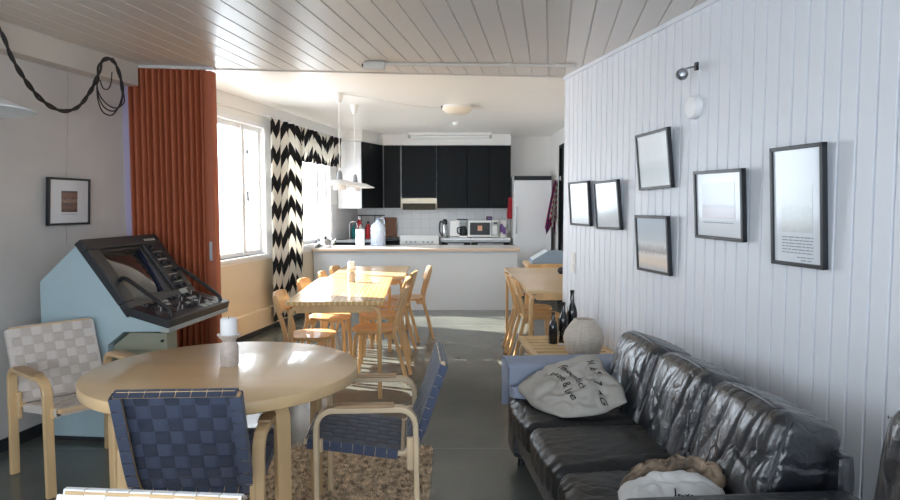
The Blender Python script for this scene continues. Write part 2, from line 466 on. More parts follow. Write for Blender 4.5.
# return behind the plank wall, kitchen right wall with a dark door, back wall
m = MB(); m.box(1.02, 1.75, 4.92, 5.0, 0, 2.6); struct(m.build('wall_nook', M_wall))
m = wall_mb((1.62, 5.0), (1.62, 11.1), 0, 2.6, -.12, [(4.05, 4.95, 0, 2.24)]); struct(m.build('wall_kitchen_right', M_wall))
m = wall_mb((1.9, 11.0), (-2.0, 11.0), 0, 2.6, -.12); struct(m.build('wall_back', M_wall))
dr = MB(); dr.box(1.63, 1.67, 9.07, 9.93, .01, 2.23); d_ = struct(dr.build('door_1', M_black, bevel=.003))
h_ = MB(); h_.tube([(1.6, 9.15, 1.0), (1.57, 9.15, 1.0), (1.57, 9.27, 1.0)], .008); h_.build('door_handle', M_steel, d_, smooth=True)
f_ = MB(); f_.box(1.60, 1.74, 9.93, 9.985, 0, 2.28); f_.box(1.60, 1.74, 9.015, 9.07, 0, 2.28); f_.box(1.60, 1.74, 9.015, 9.985, 2.23, 2.28); struct(f_.build('trim_4', M_black))
# tiles between counter and wall cabinets
m = MB(); m.box(-1.5, .95, 10.985, 11.0, .9, 1.42); struct(m.build('trim_5', M_tile))
# soffit above the wall cabinets
m = MB(); m.prism([(-1.7,9.98), (-1.29,9.98), (-1.05,10.66), (.955,10.66), (.955,11.0), (-1.7,11.0)], 'z', 2.345, ZF); struct(m.build('trim_6', M_wall))

# window wall
WY0, WY1 = 5.1, 11.1
sw = math.hypot(1, WS)
def sW(Y): return (Y-WY0)*sw
SILL, HEAD = .865, 2.265
wins = [(sW(5.75), sW(7.62), SILL, HEAD), (sW(7.95), sW(9.72), SILL+.03, HEAD)]
m = wall_mb((ww(WY0), WY0), (ww(WY1), WY1), .8, 2.6, .2, wins)
struct(m.build('wall_window', M_wall))
m = wall_mb((ww(WY0), WY0), (ww(WY1), WY1), 0, .8, .2)
struct(m.build('wall_window_lower', M_cream))
# white band (beam) above the windows
m = wall_mb((ww(5.2)+.03, 5.2), (ww(10.0)+.03, 10.0), HEAD+.12, ZF, .03); struct(m.build('trim_7', M_wall))
m = wall_mb((ww(9.75)+.012, 9.75), (ww(10.95)+.012, 10.95), .9, 1.42, .012); struct(m.build('trim_8', M_tile))
dW = Vector((WS, 1, 0)).normalized(); nW = Vector((-1, WS, 0)).normalized()   # along, outward
def WP(Y, off, z): 
    p = Vector((ww(Y), Y, z)) + nW*off
    return p
def wbox(mb, Ya, Yb, o0, o1, z0, z1):
    d = dW; n = nW; p0 = Vector((ww(Ya), Ya, 0))
    mb.M = Matrix(((d.x, n.x, 0, p0.x), (d.y, n.y, 0, p0.y), (0, 0, 1, 0), (0, 0, 0, 1)))
    mb.box(0, (Yb-Ya)*sw, o0, o1, z0, z1); mb.M = Matrix.Identity(4)
def window(name, Ya, Yb, z0, z1, mull):
    m = MB(); t = .05
    wbox(m, Ya, Yb, .06, .13, z0, z0+t); wbox(m, Ya, Yb, .06, .13, z1-t, z1)
    wbox(m, Ya, Ya+t, .06, .13, z0, z1); wbox(m, Yb-t, Yb, .06, .13, z0, z1)
    for y, w in mull: wbox(m, y-w/2, y+w/2, .045, .13, z0, z1)
    o = struct(m.build(name, M_white, bevel=.004))
    p = MB(); wbox(p, Ya+.02, Yb-.02, .093, .099, z0+.02, z1-.02); p.build('pane', M_glass, o)
    s = MB(); wbox(s, Ya-.02, Yb+.02, -.025, .06, z0-.035, z0); s.build('window_sill', M_white, o, bevel=.004)
    h = MB(); wbox(h, Ya, Yb, -.012, .01, z1, z1+.05); h.build('window_casing', M_white, o, bevel=.003)
    return o
w1 = window('window_1', 5.75, 7.62, SILL, HEAD, [(7.2, .07)])
k = MB(); wbox(k, 7.25, 7.28, .02, .05, 1.45, 1.56); k.build('handle', M_steel, w1)
k = MB(); wbox(k, 7.25, 7.28, .02, .05, 1.95, 2.0); k.build('hinge', M_steel, w1)
window('window_2', 7.95, 9.72, SILL+.03, HEAD, [(9.35, .07)])
# windows outside the frame
def frame_window(name, p0, d, n, s0, s1, z0, z1, mulls):
    m = MB(); m.M = Matrix(((d.x, n.x, 0, p0[0]), (d.y, n.y, 0, p0[1]), (0, 0, 1, 0), (0, 0, 0, 1)))
    t = .05
    m.box(s0, s1, .04, .1, z0, z0+t); m.box(s0, s1, .04, .1, z1-t, z1); m.box(s0, s0+t, .04, .1, z0, z1); m.box(s1-t, s1, .04, .1, z0, z1)
    for q in mulls: m.box(q-.03, q+.03, .04, .1, z0, z1)
    struct(m.build(name, M_white))
frame_window('window_3', (wl(LW0), LW0), Vector((.18,1,0)).normalized(), Vector((-1,.18,0)).normalized(), sL(-.6), sL(1.2), .95, 2.15, [sL(.3)])
frame_window('window_4', (wr(-3.2)+.1, -3.2), Vector((-1,0,0)), Vector((0,-1,0)), .9, 4.9, .7, 2.2, [2.2, 3.6])
# ledge (heating duct) and plinth under the window
m = MB(); wbox(m, 5.2, 8.93, -.06, 0, .06, .26)
o = m.build('radiator_cover', M_cream, bevel=.004); tag(o, 'long low cream radiator cover running along the wall below the windows', 'radiator')
m = MB(); wbox(m, 5.2, 8.93, -.03, 0, 0, .06); struct(m.build('baseboard_window', M_dark))

# ceilings with board grooves
def ce(x0): return (5.31+.1095*x0)/(1-.15*.1095)
m = MB(); W = 7.6
prof = groove_profile(W, .124, .011, .007, start=.03)
x00 = -4.9
lo, hi = [], []
for s, g in prof:
    x0 = x00+s
    ye = ce(x0)
    lo.append((x0-.15*3.4, -3.4, ZN+g)); hi.append((x0+.15*ye, ye, ZN+g))
n = len(prof)
m.add(lo+hi, [(i, i+1, n+i+1, n+i) for i in range(n-1)])
top0 = [(x, y, ZF+.12) for x, y, z in (lo[0], lo[-1], hi[-1], hi[0])]
rim = [lo[0], lo[-1], hi[-1], hi[0]]
m.add(top0, [(3,2,1,0)])
m.add([hi[0], hi[-1], top0[2], top0[3]], [(0,1,2,3)])
m.add([lo[0], lo[-1], top0[1], top0[0]], [(3,2,1,0)])
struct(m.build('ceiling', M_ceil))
# edge strip where the two ceilings meet
m = MB(); m.sweep([Vector(hi[0])+Vector((0,-.012,-.004)), Vector(hi[-1])+Vector((0,-.012,-.004))], (0,0,1), .024, .008); struct(m.build('trim_9', M_ceil))
m = MB(); prof = groove_profile(6.6, .1, .008, .005, start=.02)
lo = [(ww(4.6+s)-.205, 4.6+s, ZF+g) for s, g in prof]; hi = [(2.2, 4.6+s, ZF+g) for s, g in prof]; n = len(prof)
m.add(lo+hi, [(i, i+1, n+i+1, n+i) for i in range(n-1)])
m.prism([(ww(4.6)-.205, 4.6), (2.2, 4.6), (2.2, 11.2), (ww(11.2)-.205, 11.2)], 'z', ZF+.02, ZF+.1)
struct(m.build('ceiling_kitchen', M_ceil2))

# ------------------------------------------------------------------ woven armchairs
def smooth_path(ctrl, n=8):
    """Catmull-Rom through control points (tuples)"""
    c = [Vector(p) for p in ctrl]; c = [c[0]*2-c[1]]+c+[c[-1]*2-c[-2]]; out = []
    for i in range(1, len(c)-2):
        for k in range(n):
            t = k/n; a, b, d, e = c[i-1], c[i], c[i+1], c[i+2]
            out.append(.5*((2*b)+(d-a)*t+(2*a-5*b+4*d-e)*t*t+(3*b-a-3*d+e)*t**3))
    out.append(c[-2]); return out
def resample(path, ds):
    L_ = [0]
    for a, b in zip(path, path[1:]): L_.append(L_[-1]+(b-a).length)
    n = max(2, round(L_[-1]/ds)); out = []; j = 0
    for i in range(n+1):
        s = L_[-1]*i/n
        while j < len(L_)-2 and L_[j+1] < s: j += 1
        t = (s-L_[j])/max(1e-9, L_[j+1]-L_[j]); out.append(path[j].lerp(path[j+1], max(0, min(1, t))))
    return out, L_[-1]
def path_at(path, s):
    acc = 0
    for a, b in zip(path, path[1:]):
        l = (b-a).length
        if acc+l >= s or b is path[-1]:
            t = (s-acc)/l; T = (b-a).normalized(); return a.lerp(b, t), T
        acc += l
def weave(path, half, pitch, nlong, mb, two):
    """over-under webbing on a ruled surface: path in x,z; width along y"""
    P_, Ln = resample(path, .01)
    nc = round(Ln/pitch); pc = Ln/nc; pl = 2*half/nlong; t = .0016; a = .0026
    rail = .024
    for i in range(nc):                     # cross straps, wrapped round both side rails
        mb.cur = (1 if two else 0) if False else 0
        c, T = path_at(P_, (i+.5)*pc); Nn = Vector((-T.z, 0, T.x))
        if Nn.z < 0 and abs(Nn.z) > .3: Nn = -Nn
        if abs(Nn.z) <= .3 and Nn.x < 0: Nn = -Nn
        pts, nr = [], []
        def q(y, o, n_): pts.append(c+Vector((0, y, 0))+Nn*o); nr.append(n_)
        Y = Vector((0,1,0))
        e = half+.013
        q(-e+.04, -rail+.003, -Nn); q(-e, -rail, (-Nn-Y)); q(-e, -rail+.012, -Y); q(-e, .008, -Y); q(-e+.004, .0135, (Nn-Y)); q(-half+.006, .0135, Nn)
        for j in range(nlong):
            y = -half+(j+.5)*pl; s = 1 if (i+j) % 2 else -1
            q(y-pl*.3, .011+s*a, Nn); q(y+pl*.3, .011+s*a, Nn)
        q(half-.006, .0135, Nn); q(e-.004, .0135, Nn+Y); q(e, .008, Y); q(e, -rail+.012, Y); q(e, -rail, (Y-Nn)); q(e-.04, -rail+.003, -Nn)
        mb.sweep(pts, nr, pc*.95, t)
    for j in range(nlong):                  # long straps, wrapped round the end rails
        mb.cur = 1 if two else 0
        y = -half+(j+.5)*pl; pts, nr = [], []
        def fr(s):
            c, T = path_at(P_, max(1e-4, min(Ln-1e-4, s))); Nn = Vector((-T.z, 0, T.x))
            if Nn.z < 0 and abs(Nn.z) > .3: Nn = -Nn
            if abs(Nn.z) <= .3 and Nn.x < 0: Nn = -Nn
            return c, T, Nn
        c, T, Nn = fr(0)
        for (o, b, n_) in ((-rail, -.004, -Nn-T), (0, -.014, -T), (.011, -.010, Nn-T)):
            pts.append(c+T*b+Nn*o+Vector((0, y, 0))); nr.append(n_)
        for i in range(nc):
            s_ = -1 if (i+j) % 2 else 1
            for f in (.22, .78):
                c, T, Nn = fr((i+f)*pc); pts.append(c+Nn*(.011+s_*a)+Vector((0, y, 0))); nr.append(Nn)
        c, T, Nn = fr(Ln)
        for (o, b, n_) in ((.011, .010, Nn+T), (0, .014, T), (-rail, .004, -Nn+T)):
            pts.append(c+T*b+Nn*o+Vector((0, y, 0))); nr.append(n_)
        mb.sweep(pts, nr, pl*.94, t)
    mb.cur = 0
def armchair(label, loc, rz, web, wood, group=None, arm=None, sc=(1,1,1)):
    t = thing('woven_armchair', label, 'armchair', loc, rz, group); t.scale = sc
    W = .205
    seat = [Vector((x, 0, z)) for x, z in ((.27,.425), (.1,.405), (-.06,.382), (-.15,.37))]
    sp = smooth_path(seat)
    bp = smooth_path([Vector((x, 0, z)) for x, z in ((-.205,.385), (-.25,.46), (-.305,.6), (-.36,.745))])
    full = smooth_path([Vector((x, 0, z)) for x, z in ((.285,.427), (.1,.405), (-.06,.382), (-.15,.368), (-.2,.378), (-.25,.46), (-.305,.6), (-.36,.745))])
    m = MB()
    for s in (-1, 1):
        pts, _ = resample([p+Vector((0, s*W, 0)) for p in full], .02)
        m.sweep(pts, (0,1,0), .022, .026)
    for x, z in ((.272,.425), (-.36,.745), (-.17,.366)):
        m.sweep([(x, -W, z), (x, W, z)], (0,0,1), .024, .022)
    m.build('seat_frame', wood, t, bevel=.005)
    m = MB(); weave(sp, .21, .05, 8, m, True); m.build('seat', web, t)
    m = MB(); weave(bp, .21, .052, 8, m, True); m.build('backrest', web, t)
    # side loops: front leg, arm and rear leg bent from one strip
    for s in (-1, 1):
        y = s*.243
        loop = [(.225,0)] + [(.222,.25)] + arc(.15,.497,.072,0,90) + arc(-.16,.497,.072,90,180) + [(-.236,.25), (-.245,0)]
        pts, _ = resample([Vector((x, y, z)) for x, z in loop], .025)
        m = MB(); m.sweep(pts, (0,1,0), .026, .046)
        # bracket carrying the seat
        m.box(.195, .24, y-s*.02-.012, y-s*.02+.012, .385, .44); m.box(-.25, -.19, y-s*.02-.012, y-s*.02+.012, .3, .44)
        lp = m.build('side_frame', wood, t, bevel=.006)
        a = MB(); a.rbox(0, y, .585, .27, .056, .016, .008, (6,6,4)); a.build('armrest', arm or M_armwrap, lp, smooth=True)
    return t
fa = lambda x, y: math.atan2(y, x)
armchair('beige woven armchair against the left wall beside the pale blue console', (-1.945, 3.5, 0), fa(.78,-.63), [M_bweb, M_bweb2], M_birch, arm=M_armwrap)
armchair('blue woven armchair seen from behind, pushed under the near side of round table', (-.91, 2.52, 0), fa(-.06,.998), [M_blueweb, M_blueweb_shaded], M_birch, sc=(1,.94,1.07))
armchair('blue woven armchair in side view at the right of the round table', (-.366, 2.98, 0), fa(-.998,-.06), [M_blueweb, M_blueweb_shaded], M_birch_l, sc=(.9,1,1))
armchair('white woven armchair, only its top rail showing at the bottom edge', (-.70, 1.12, 0), fa(-.09,-.995), [M_wweb, M_wweb], M_birch, sc=(1,1,1.012))

# ------------------------------------------------------------------ round table, rug, candle
t = thing('round_table', 'large round birch table with a candle on it in the foreground', 'table', (-.955, 2.83, 0), 0)
m = MB(); m.lathe([(.0,.672), (.55,.672), (.556,.676), (.557,.68), (.557,.714), (.555,.718), (.55,.72), (0,.72)], 96)
m.build('tabletop', M_tabletop, t, smooth=True)
for k in range(4):
    a = R(45+90*k); m = MB(); m.M = Matrix.Rotation(a, 4, 'Z')
    path = [(.45,0), (.45,.3)] + arc(.39,.596,.06,0,90) + [(.2,.656)]
    pts, _ = resample([Vector((x,0,z)) for x, z in path], .03)
    m.sweep(pts, (0,1,0), .032, .06); m.build('leg', M_birch, t, bevel=.006)
def candle_holder(name, label, loc, s, clabel, ch):
    t = MB(); t.lathe([(0,0), (.036*s,0), (.04*s,.01*s), (.04*s,.085*s), (.034*s,.1*s), (.028*s,.108*s), (.03*s,.114*s), (.05*s,.135*s), (.05*s,.14*s), (.044*s,.14*s), (.03*s,.13*s), (0,.128*s)], 32)
    o = t.build(name, M_ceramic, None, smooth=True); o.location = loc; tag(o, label, 'candle holder')
    c = MB(); c.lathe([(0,0), (.035*s,0), (.036*s,.004), (.036*s,ch-.006), (.032*s,ch), (.012*s,ch-.003), (0,ch-.003)], 28)
    q = c.build('candle', M_candle, None, smooth=True); q.location = (loc[0], loc[1], loc[2]+.1285*s); tag(q, clabel, 'candle')
    w = MB(); w.tube([(0,0,ch-.004), (.001,0,ch+.008)], .0012, 6); w.build('wick', M_cord, q)
candle_holder('candle_holder', 'pale ceramic candle holder on the round table', (-.95, 2.87, .72), .98, 'thick white candle standing on the round table\'s ceramic holder', .08)
rug = MB()
def rf(u, v):
    x = -1.52+1.42*u; y = 1.9+1.9*v
    e = min(u, 1-u, v, 1-v)
    z = .012+.012*min(1, e*30)+.008*noise.noise((x*30, y*30, 0))
    return (x+.012*noise.noise((x*9, y*9, 3)), y+.012*noise.noise((x*9, y*9, 7)), max(.004, z))
rug.grid(rf, 110, 140)
b = len(rug.v)
rug.box(-1.5, -.115, 1.92, 3.78, .001, .006)
# tufts
for i in range(15000):
    x = random.uniform(-1.0, -.1); y = random.uniform(2.4, 3.8)
    a = random.uniform(0, 2*PI); l = random.uniform(.012, .03); w = .0045
    dx, dy = math.cos(a), math.sin(a); k = random.uniform(.3, 1.1)*l
    p0 = Vector((x, y, .016)); p2 = Vector((x+dx*k, y+dy*k, .016+l))
    px = Vector((-dy*w, dx*w, 0)); nn = Vector((dx, dy, 0))*w
    rug.add([p0-px-nn, p0+px-nn, p0+nn, p2], [(0,1,3), (1,2,3), (2,0,3)])
o = rug.build('rug', M_rug); tag(o, 'shaggy grey-brown rug under the round table', 'rug')

# ------------------------------------------------------------------ dining tables and chairs
def dining_table(label, loc, rz, lx, ly, topmat, group=None):
    """lx across, ly along; legs L bent"""
    t = thing('dining_table', label, 'table', loc, rz, group)
    m = MB(); m.box(-lx/2, lx/2, -ly/2, ly/2, .69, .72); m.build('tabletop', topmat, t, bevel=.005)
    m = MB()
    for s in (-1, 1):
        m.box(-lx/2+.07, lx/2-.07, s*(ly/2-.035)-.012, s*(ly/2-.035)+.012, .635, .69)
        m.box(s*(lx/2-.05)-.012, s*(lx/2-.05)+.012, -ly/2+.05, ly/2-.05, .645, .69)
    m.build('apron', M_honey, t, bevel=.003)
    for sx in (-1, 1):
        for sy in (-1, 1):
            m = MB(); y = sy*(ly/2-.045)
            path = [(sx*(lx/2-.03),0), (sx*(lx/2-.03),.5)] + [(sx*x, z) for x, z in arc(lx/2-.09,.615,.06,0,90)] + [(sx*(lx/2-.2),.675)]
            pts, _ = resample([Vector((x,y,z)) for x, z in path], .03)
            m.sweep(pts, (0,1,0), .03, .05); m.build('leg', M_honey, t, bevel=.005)
    return t
dining_table('long birch dining table by the window, candle holder on its grid-patterned top', (-.865, 5.62, 0), R(2.5), .70, 1.66, M_gridtop)
dining_table('smaller birch dining table at the bar end of the long table', (-.82, 7.06, 0), R(1.0), .74, 1.12, M_tabletop)
dining_table('birch dining table against the end of the plank wall, right of the aisle', (.965, 6.44, 0), R(1), .70, 2.0, M_tabletop)
candle_holder('candle_holder', 'small ceramic candle holder on the long dining table', (-.885, 6.03, .72), .85, 'short white candle on the long dining table\'s holder', .075)

def dining_chair(label, loc, rz, group):
    t = thing('dining_chair', label, 'chair', loc, rz, group)
    m = MB(); pts = []
    n = 40
    def rad(a):   # superellipse seat
        c, s = abs(math.cos(a)), abs(math.sin(a)); return .186/((c**2.6+s**2.6)**(1/2.6))
    m.lathe([(0,.405), (.97,.405), (1,.411), (1,.424), (.97,.43), (.5,.427), (0,.425)], n, mod=lambda a, z: rad(a))
    m.build('seat', M_honey, t, smooth=True)
    for s in (-1, 1):
        m = MB()
        path = [(.165,0), (.15,.2)] + arc(.095,.352,.05,-8,90) + [(0,.402)]
        pts, _ = resample([Vector((x, s*(.135 if z < .38 else .125), z)) for x, z in path], .025)
        m.sweep(pts, (0,1,0), .026, .042); m.build('leg', M_honey, t, bevel=.004)
        m = MB()
        path = smooth_path([(-.27,s*.15,0), (-.215,s*.15,.22), (-.17,s*.15,.40), (-.18,s*.15,.5), (-.215,s*.15,.62), (-.245,s*.15,.735)], 6)
        m.sweep(path, (0,1,0), .028, .038)
        m.box(-.17, -.09, s*.15-.014, s*.15+.014, .37, .404)
        m.build('leg', M_honey, t, bevel=.004)
    m = MB()
    def bf(o):
        def f(u, v):
            y = (u-.5)*.37; cx = -.215-.05*v-.03*(1-(2*u-1)**2)+.02
            e = .012*((2*u-1)**6)
            return (cx+o, y, .605+.15*v-e*(2*v-1))
        return f
    m.grid(bf(.0), 16, 6); m.grid(bf(.018), 16, 6, flip=True)
    # edges
    for u in (0, 1): m.grid(lambda a, v, u=u: tuple(Vector(bf(.0)(u, v)).lerp(Vector(bf(.018)(u, v)), a)), 1, 6)
    for v in (0, 1): m.grid(lambda u, a, v=v: tuple(Vector(bf(.0)(u, v)).lerp(Vector(bf(.018)(u, v)), a)), 16, 1)
    o = m.build('backrest', M_honey, t, smooth=True)
    return t
gL, gR, gX = 'birch chairs on the window side of the dining tables', 'birch chairs on the aisle side of the dining tables', 'birch chairs at the right-hand dining table'
c0 = dining_chair('birch chair nearest the round table, on the window side of the long table', (-1.06, 5.12, 0), R(2), gL)
dup(c0, (-1.07, 5.98, 0), R(-2), 'birch chair on window side, second from the round table', gL)
dup(c0, (-1.02, 6.62, 0), R(3), 'birch chair on window side, third from the round table', gL)
dup(c0, (-1.0, 7.2, 0), R(-4), 'birch chair on window side next to the bar, farthest of its row', gL)
dup(c0, (-.60, 5.4, 0), R(178), 'birch chair with its back to the aisle, nearest the round table', gR)
dup(c0, (-.63, 6.08, 0), R(182), 'birch chair with its back to the aisle, second from the round table', gR)
dup(c0, (-.60, 6.72, 0), R(176), 'birch chair with its back to the aisle, third from round table', gR)
dup(c0, (-.46, 7.2, 0), R(186), 'birch chair pulled out into the aisle before the bar', gR)
dup(c0, (.82, 6.06, 0), R(2), 'birch chair at the right-hand table, nearer of the two backs showing', gX)
dup(c0, (.80, 6.5, 0), R(-2), 'birch chair at the right-hand table, farther of the two backs showing', gX)

# desk with grey box, dark bowl on the right-hand table
t = thing('desk', 'birch desk against kitchen wall with the grey sloping box on it', 'desk', (1.24, 7.75, 0))
m = MB(); m.box(-.37, .36, -.25, .3, .705, .75); m.build('desktop', M_honey, t, bevel=.005)
for sx in (-.32, .31):
    for sy in (-.2, .25):
        m = MB(); m.box(sx-.025, sx+.025, sy-.025, sy+.025, 0, .705); m.build('leg', M_honey, t, bevel=.003)
m = MB(); m.box(-.3, .29, .2, .22, .45, .7); m.build('back_panel', M_honey, t)
t = thing('sloping_box', 'pale blue-grey box with a sloping front lying on the desk', 'box', (1.1, 7.72, .75), R(0))
m = MB(); m.prism([(-.18,0), (.2,0), (.2,.13), (.0,.14), (-.17,.04)], 'y', -.15, .15)
m.M = Matrix.Identity(4); m.build('case', M_greybox, t, bevel=.006)
m = MB(); m.prism([(-.168,.045), (.0,.146), (.003,.141), (-.165,.04)], 'y', -.14, .14); m.build('lid', M_lightbox, t)
m = MB(); m.lathe([(0,0), (.05,0), (.075,.03), (.08,.06), (.06,.095), (.045,.1), (.04,.097), (.05,.07), (0,.05)], 28)
o = m.build('bowl', M_blackplastic, None, smooth=True); o.scale = (.65,)*3; o.location = (1.13, 6.75, .72); tag(o, 'dark round pot on the right-hand dining table by the wall end', 'pot')

# ------------------------------------------------------------------ coffee table, bottles, wicker vase
t = thing('slatted_bench', 'low slatted birch bench table between the sofa and the plank wall end', 'coffee table', (.80, 4.52, 0), R(3))
m = MB()
for i in range(8):
    y = -.40+i*.103
    m.box(-.236, .236, y, y+.068, .42, .442)
m.build('slats', M_birch, t, bevel=.004)
m = MB()
for s in (-1, 1): m.box(s*.255-.02, s*.255+.02, -.44, .44, .415, .444); m.box(-.255, .255, s*.425-.018, s*.425+.018, .41, .443)
m.build('rim', M_birch, t, bevel=.005)
for sx in (-1, 1):
    for sy in (-1, 1):
        m = MB(); path = [(sx*.255,0), (sx*.255,.3)] + [(sx*x, z) for x, z in arc(.205,.35,.05,0,90)] + [(sx*.1,.4)]
        pts, _ = resample([Vector((x, sy*.40, z)) for x, z in path], .025)
        m.sweep(pts, (0,1,0), .024, .045); m.build('leg', M_birch, t, bevel=.004)
def bottle(label, loc, s, h):
    o = MB(); o.lathe([(0,0), (.033*s,0), (.036*s,.006), (.036*s,h*.55), (.03*s,h*.64), (.015*s,h*.76), (.0125*s,h*.93), (.015*s,h*.94), (.015*s,h), (0,h)], 28)
    b = o.build('bottle', M_green, None, smooth=True); b.location = loc; return tag(b, label, 'bottle', 'dark bottles on the slatted bench')
bottle('dark bottle on the slatted bench, shortest and leftmost of three', (.72, 4.67, .443), .85, .22)
bottle('dark bottle on the slatted bench, middle of three', (.80, 4.72, .443), .95, .285)
bottle('dark bottle on the slatted bench, tallest and closest to the plank wall', (.875, 4.80, .443), 1.05, .36)
m = MB()
rb = lambda a, z: 1+.06*abs(math.sin(a*11))
m.lathe([(0,0), (.062,0), (.078,.012), (.1,.06), (.117,.115), (.119,.145), (.108,.185), (.08,.228), (.062,.25), (.06,.256), (.054,.26), (.05,.255), (.054,.24), (.08,.2), (.095,.15), (0,.03)], 208, mod=rb)
o = m.build('wicker_vase', M_wicker, None, smooth='all'); o.location = (.835, 4.17, .4435); tag(o, 'round wicker vase with an open top beside the dark bottles', 'vase')
m = MB(); m.box(-.02, .02, -.015, .015, 0, .012); o = m.build('tealight', M_lamp, None, bevel=.004); o.location = (.77, 4.61, .443); tag(o, 'small white tealight dish at the foot of the bottles', 'tealight')

# ------------------------------------------------------------------ sofa
SO = Vector((.30, 3.68, 0))
d = Vector((.09, -1, 0)).normalized()   # towards the camera
e = Vector((1, .09, 0)).normalized()    # towards the wall
srz = math.atan2(e.y, e.x)
# local x: from front to wall; local -y: towards the camera
t = thing('sofa', 'black leather three-seat sofa along the plank wall', 'sofa', tuple(SO), srz)
def wrinkle(seed, amp, kind):
    def f(q, p):
        if kind == 'seat':
            w = max(0, q.z); cr = (1-q.x**4)*(1-q.y**4)
            dz = .018*cr if q.z > 0 else 0
            x, y = p.x*7, p.y*7
            wr_ = noise.noise((x*1.2+seed, y*2.6, seed))*.6 + noise.noise((x*3.5+seed, y*6, seed+3))*.4
            ridge = (1-abs(noise.noise((p.x*9+seed, p.y*20+2*noise.noise((p.x*6, p.y*6, seed)), seed))))**5
            # creases over the front roll
            fr = max(0, -q.x-.55)/.45
            cre = math.sin(p.y*75+5*noise.noise((p.y*8, p.z*14, seed)))*.5
            return p + Vector((-.006*fr*cre - (.02*(1-q.y**2)*max(0, -q.x) if q.x < 0 else 0)*(1 if abs(q.z) < 1 else .6), 0, dz + amp*wr_*w - .005*ridge*w + .004*fr*cre*w))
        else:   # back cushion: front face is -x
            w = max(0, -q.x); cr = (1-q.z**4)*(1-q.y**4)
            sl = p.y*26+p.z*7+2.6*noise.noise((p.y*5, p.z*5, seed))
            fold = (1-abs(math.sin(sl)))**3
            fade = max(0, min(1, 1.1-abs(q.z)**3))
            big = noise.noise((p.y*6+seed, p.z*6, seed))
            fine = noise.noise((p.y*22+seed, p.z*13, seed+2))
            topc = max(0, q.z-.5)*math.sin(p.y*95+3*noise.noise((p.y*9, p.x*9, seed)))
            return p + Vector((-.03*cr*w + w*fade*(.009*fold - .006*big - .003*fine), 0, .022*(1-q.y**4)*max(0, q.z) + .004*topc))
    return f
Lin = 1.52; y0 = -.21      # cushions run from y0 towards -y
cw_ = Lin/3
# base
m = MB(); m.rbox(.40, -.98, .2, .74, 1.88, .16, .02, (4,4,4)); base = m.build('base', M_leather, t, smooth=True)
m = MB(); m.rbox(.745, -.91, .38, .07, 1.72, .56, .03, (6,8,8)); m.build('back_panel', M_leather, t, smooth=True)
for sx in (.08, .72):
    for sy in (-.1, -1.86):
        m = MB(); m.tube([(sx, sy, 0), (sx, sy, .13)], .022, 12); m.build('leg', M_blackplastic, t, smooth=True)
for i, nm in enumerate(('far', 'mid', 'near')):
    cy = y0-cw_*(i+.5)
    m = MB(); m.rbox(.30, cy, .345, .62, cw_-.008, .155, .045, (40,40,12), wrinkle(3.1*i+1, .007, 'seat')); m.build('seat_cushion', M_leather_seat, t, smooth='all')
    m = MB(); m.M = Matrix.Translation((.625, cy, .535)) @ Matrix.Rotation(R(17), 4, 'Y')
    m.rbox(0, 0, 0, .21, cw_-.028, .40, .04, (16,60,48), wrinkle(5.7*i+2, .01, 'back'))
    # piped seam round the top
    bc = m.build('back_cushion', M_leather, t, smooth='all')
    s = MB(); s.M = Matrix.Translation((.625, cy, .535)) @ Matrix.Rotation(R(17), 4, 'Y')
    h = cw_/2-.036
    s.tube([(-.097, -h-.012, -.1), (-.094, -h-.014, .1), (-.09, -h-.012, .17), (-.088, -h+.01, .192), (-.088, -h*.5, .214), (-.088, 0, .218), (-.088, h*.5, .214), (-.088, h-.01, .192), (-.09, h+.012, .17), (-.094, h+.014, .1), (-.097, h+.012, -.1)], .0055, 6)
    s.build('piping', M_piping, bc, smooth=True)
for y in (-.105, -.105*1-1.74):
    m = MB(); m.rbox(.385, y, .31, .74, .185, .50, .04, (16,8,10)); m.build('arm', M_leather, t, smooth=True)

# blanket over the far arm
def sl_(x, y, z): 
    return SO + e*x - d*y + Vector((0, 0, z))   # local -> world (local y along -d)
t = MB(); t.M = Matrix.Translation(SO) @ Matrix.Rotation(srz, 4, 'Z')
prof = [(-.003,.3), (-.002,.4), (.0,.5), (-.004,.556), (-.02,.572), (-.1,.577), (-.19,.574), (-.208,.56), (-.213,.5), (-.214,.455), (-.225,.446)]
def bl(off):
    def f(u, v):
        k = v*(len(prof)-1); i = min(int(k), len(prof)-2); f_ = k-i
        y = prof[i][0]*(1-f_)+prof[i+1][0]*f_; z = prof[i][1]*(1-f_)+prof[i+1][1]*f_
        x = -.0+.62*u
        w = noise.noise((x*6, v*5, 2))*.006
        s_ = -1 if v > .55 else 1
        return (x-.012, y+.008+w*.6-off*(1 if v > .6 else -1 if v < .3 else 0), z+.004+abs(w)*.7+off*(1 if .2 < v < .8 else 0))
    return f
t.grid(bl(0), 30, 40); t.grid(bl(.006), 30, 40)
# front flap over the arm end
def fl(off):
    def f(u, v):
        y = .004-.22*u; z = .43+.148*v - .02*(abs(2*u-1)**6)*(v)
        return (-.008-off+.006*noise.noise((y*8, z*6, 5)), y, z)
    return f
t.grid(fl(0), 12, 20); t.grid(fl(.006), 12, 20)
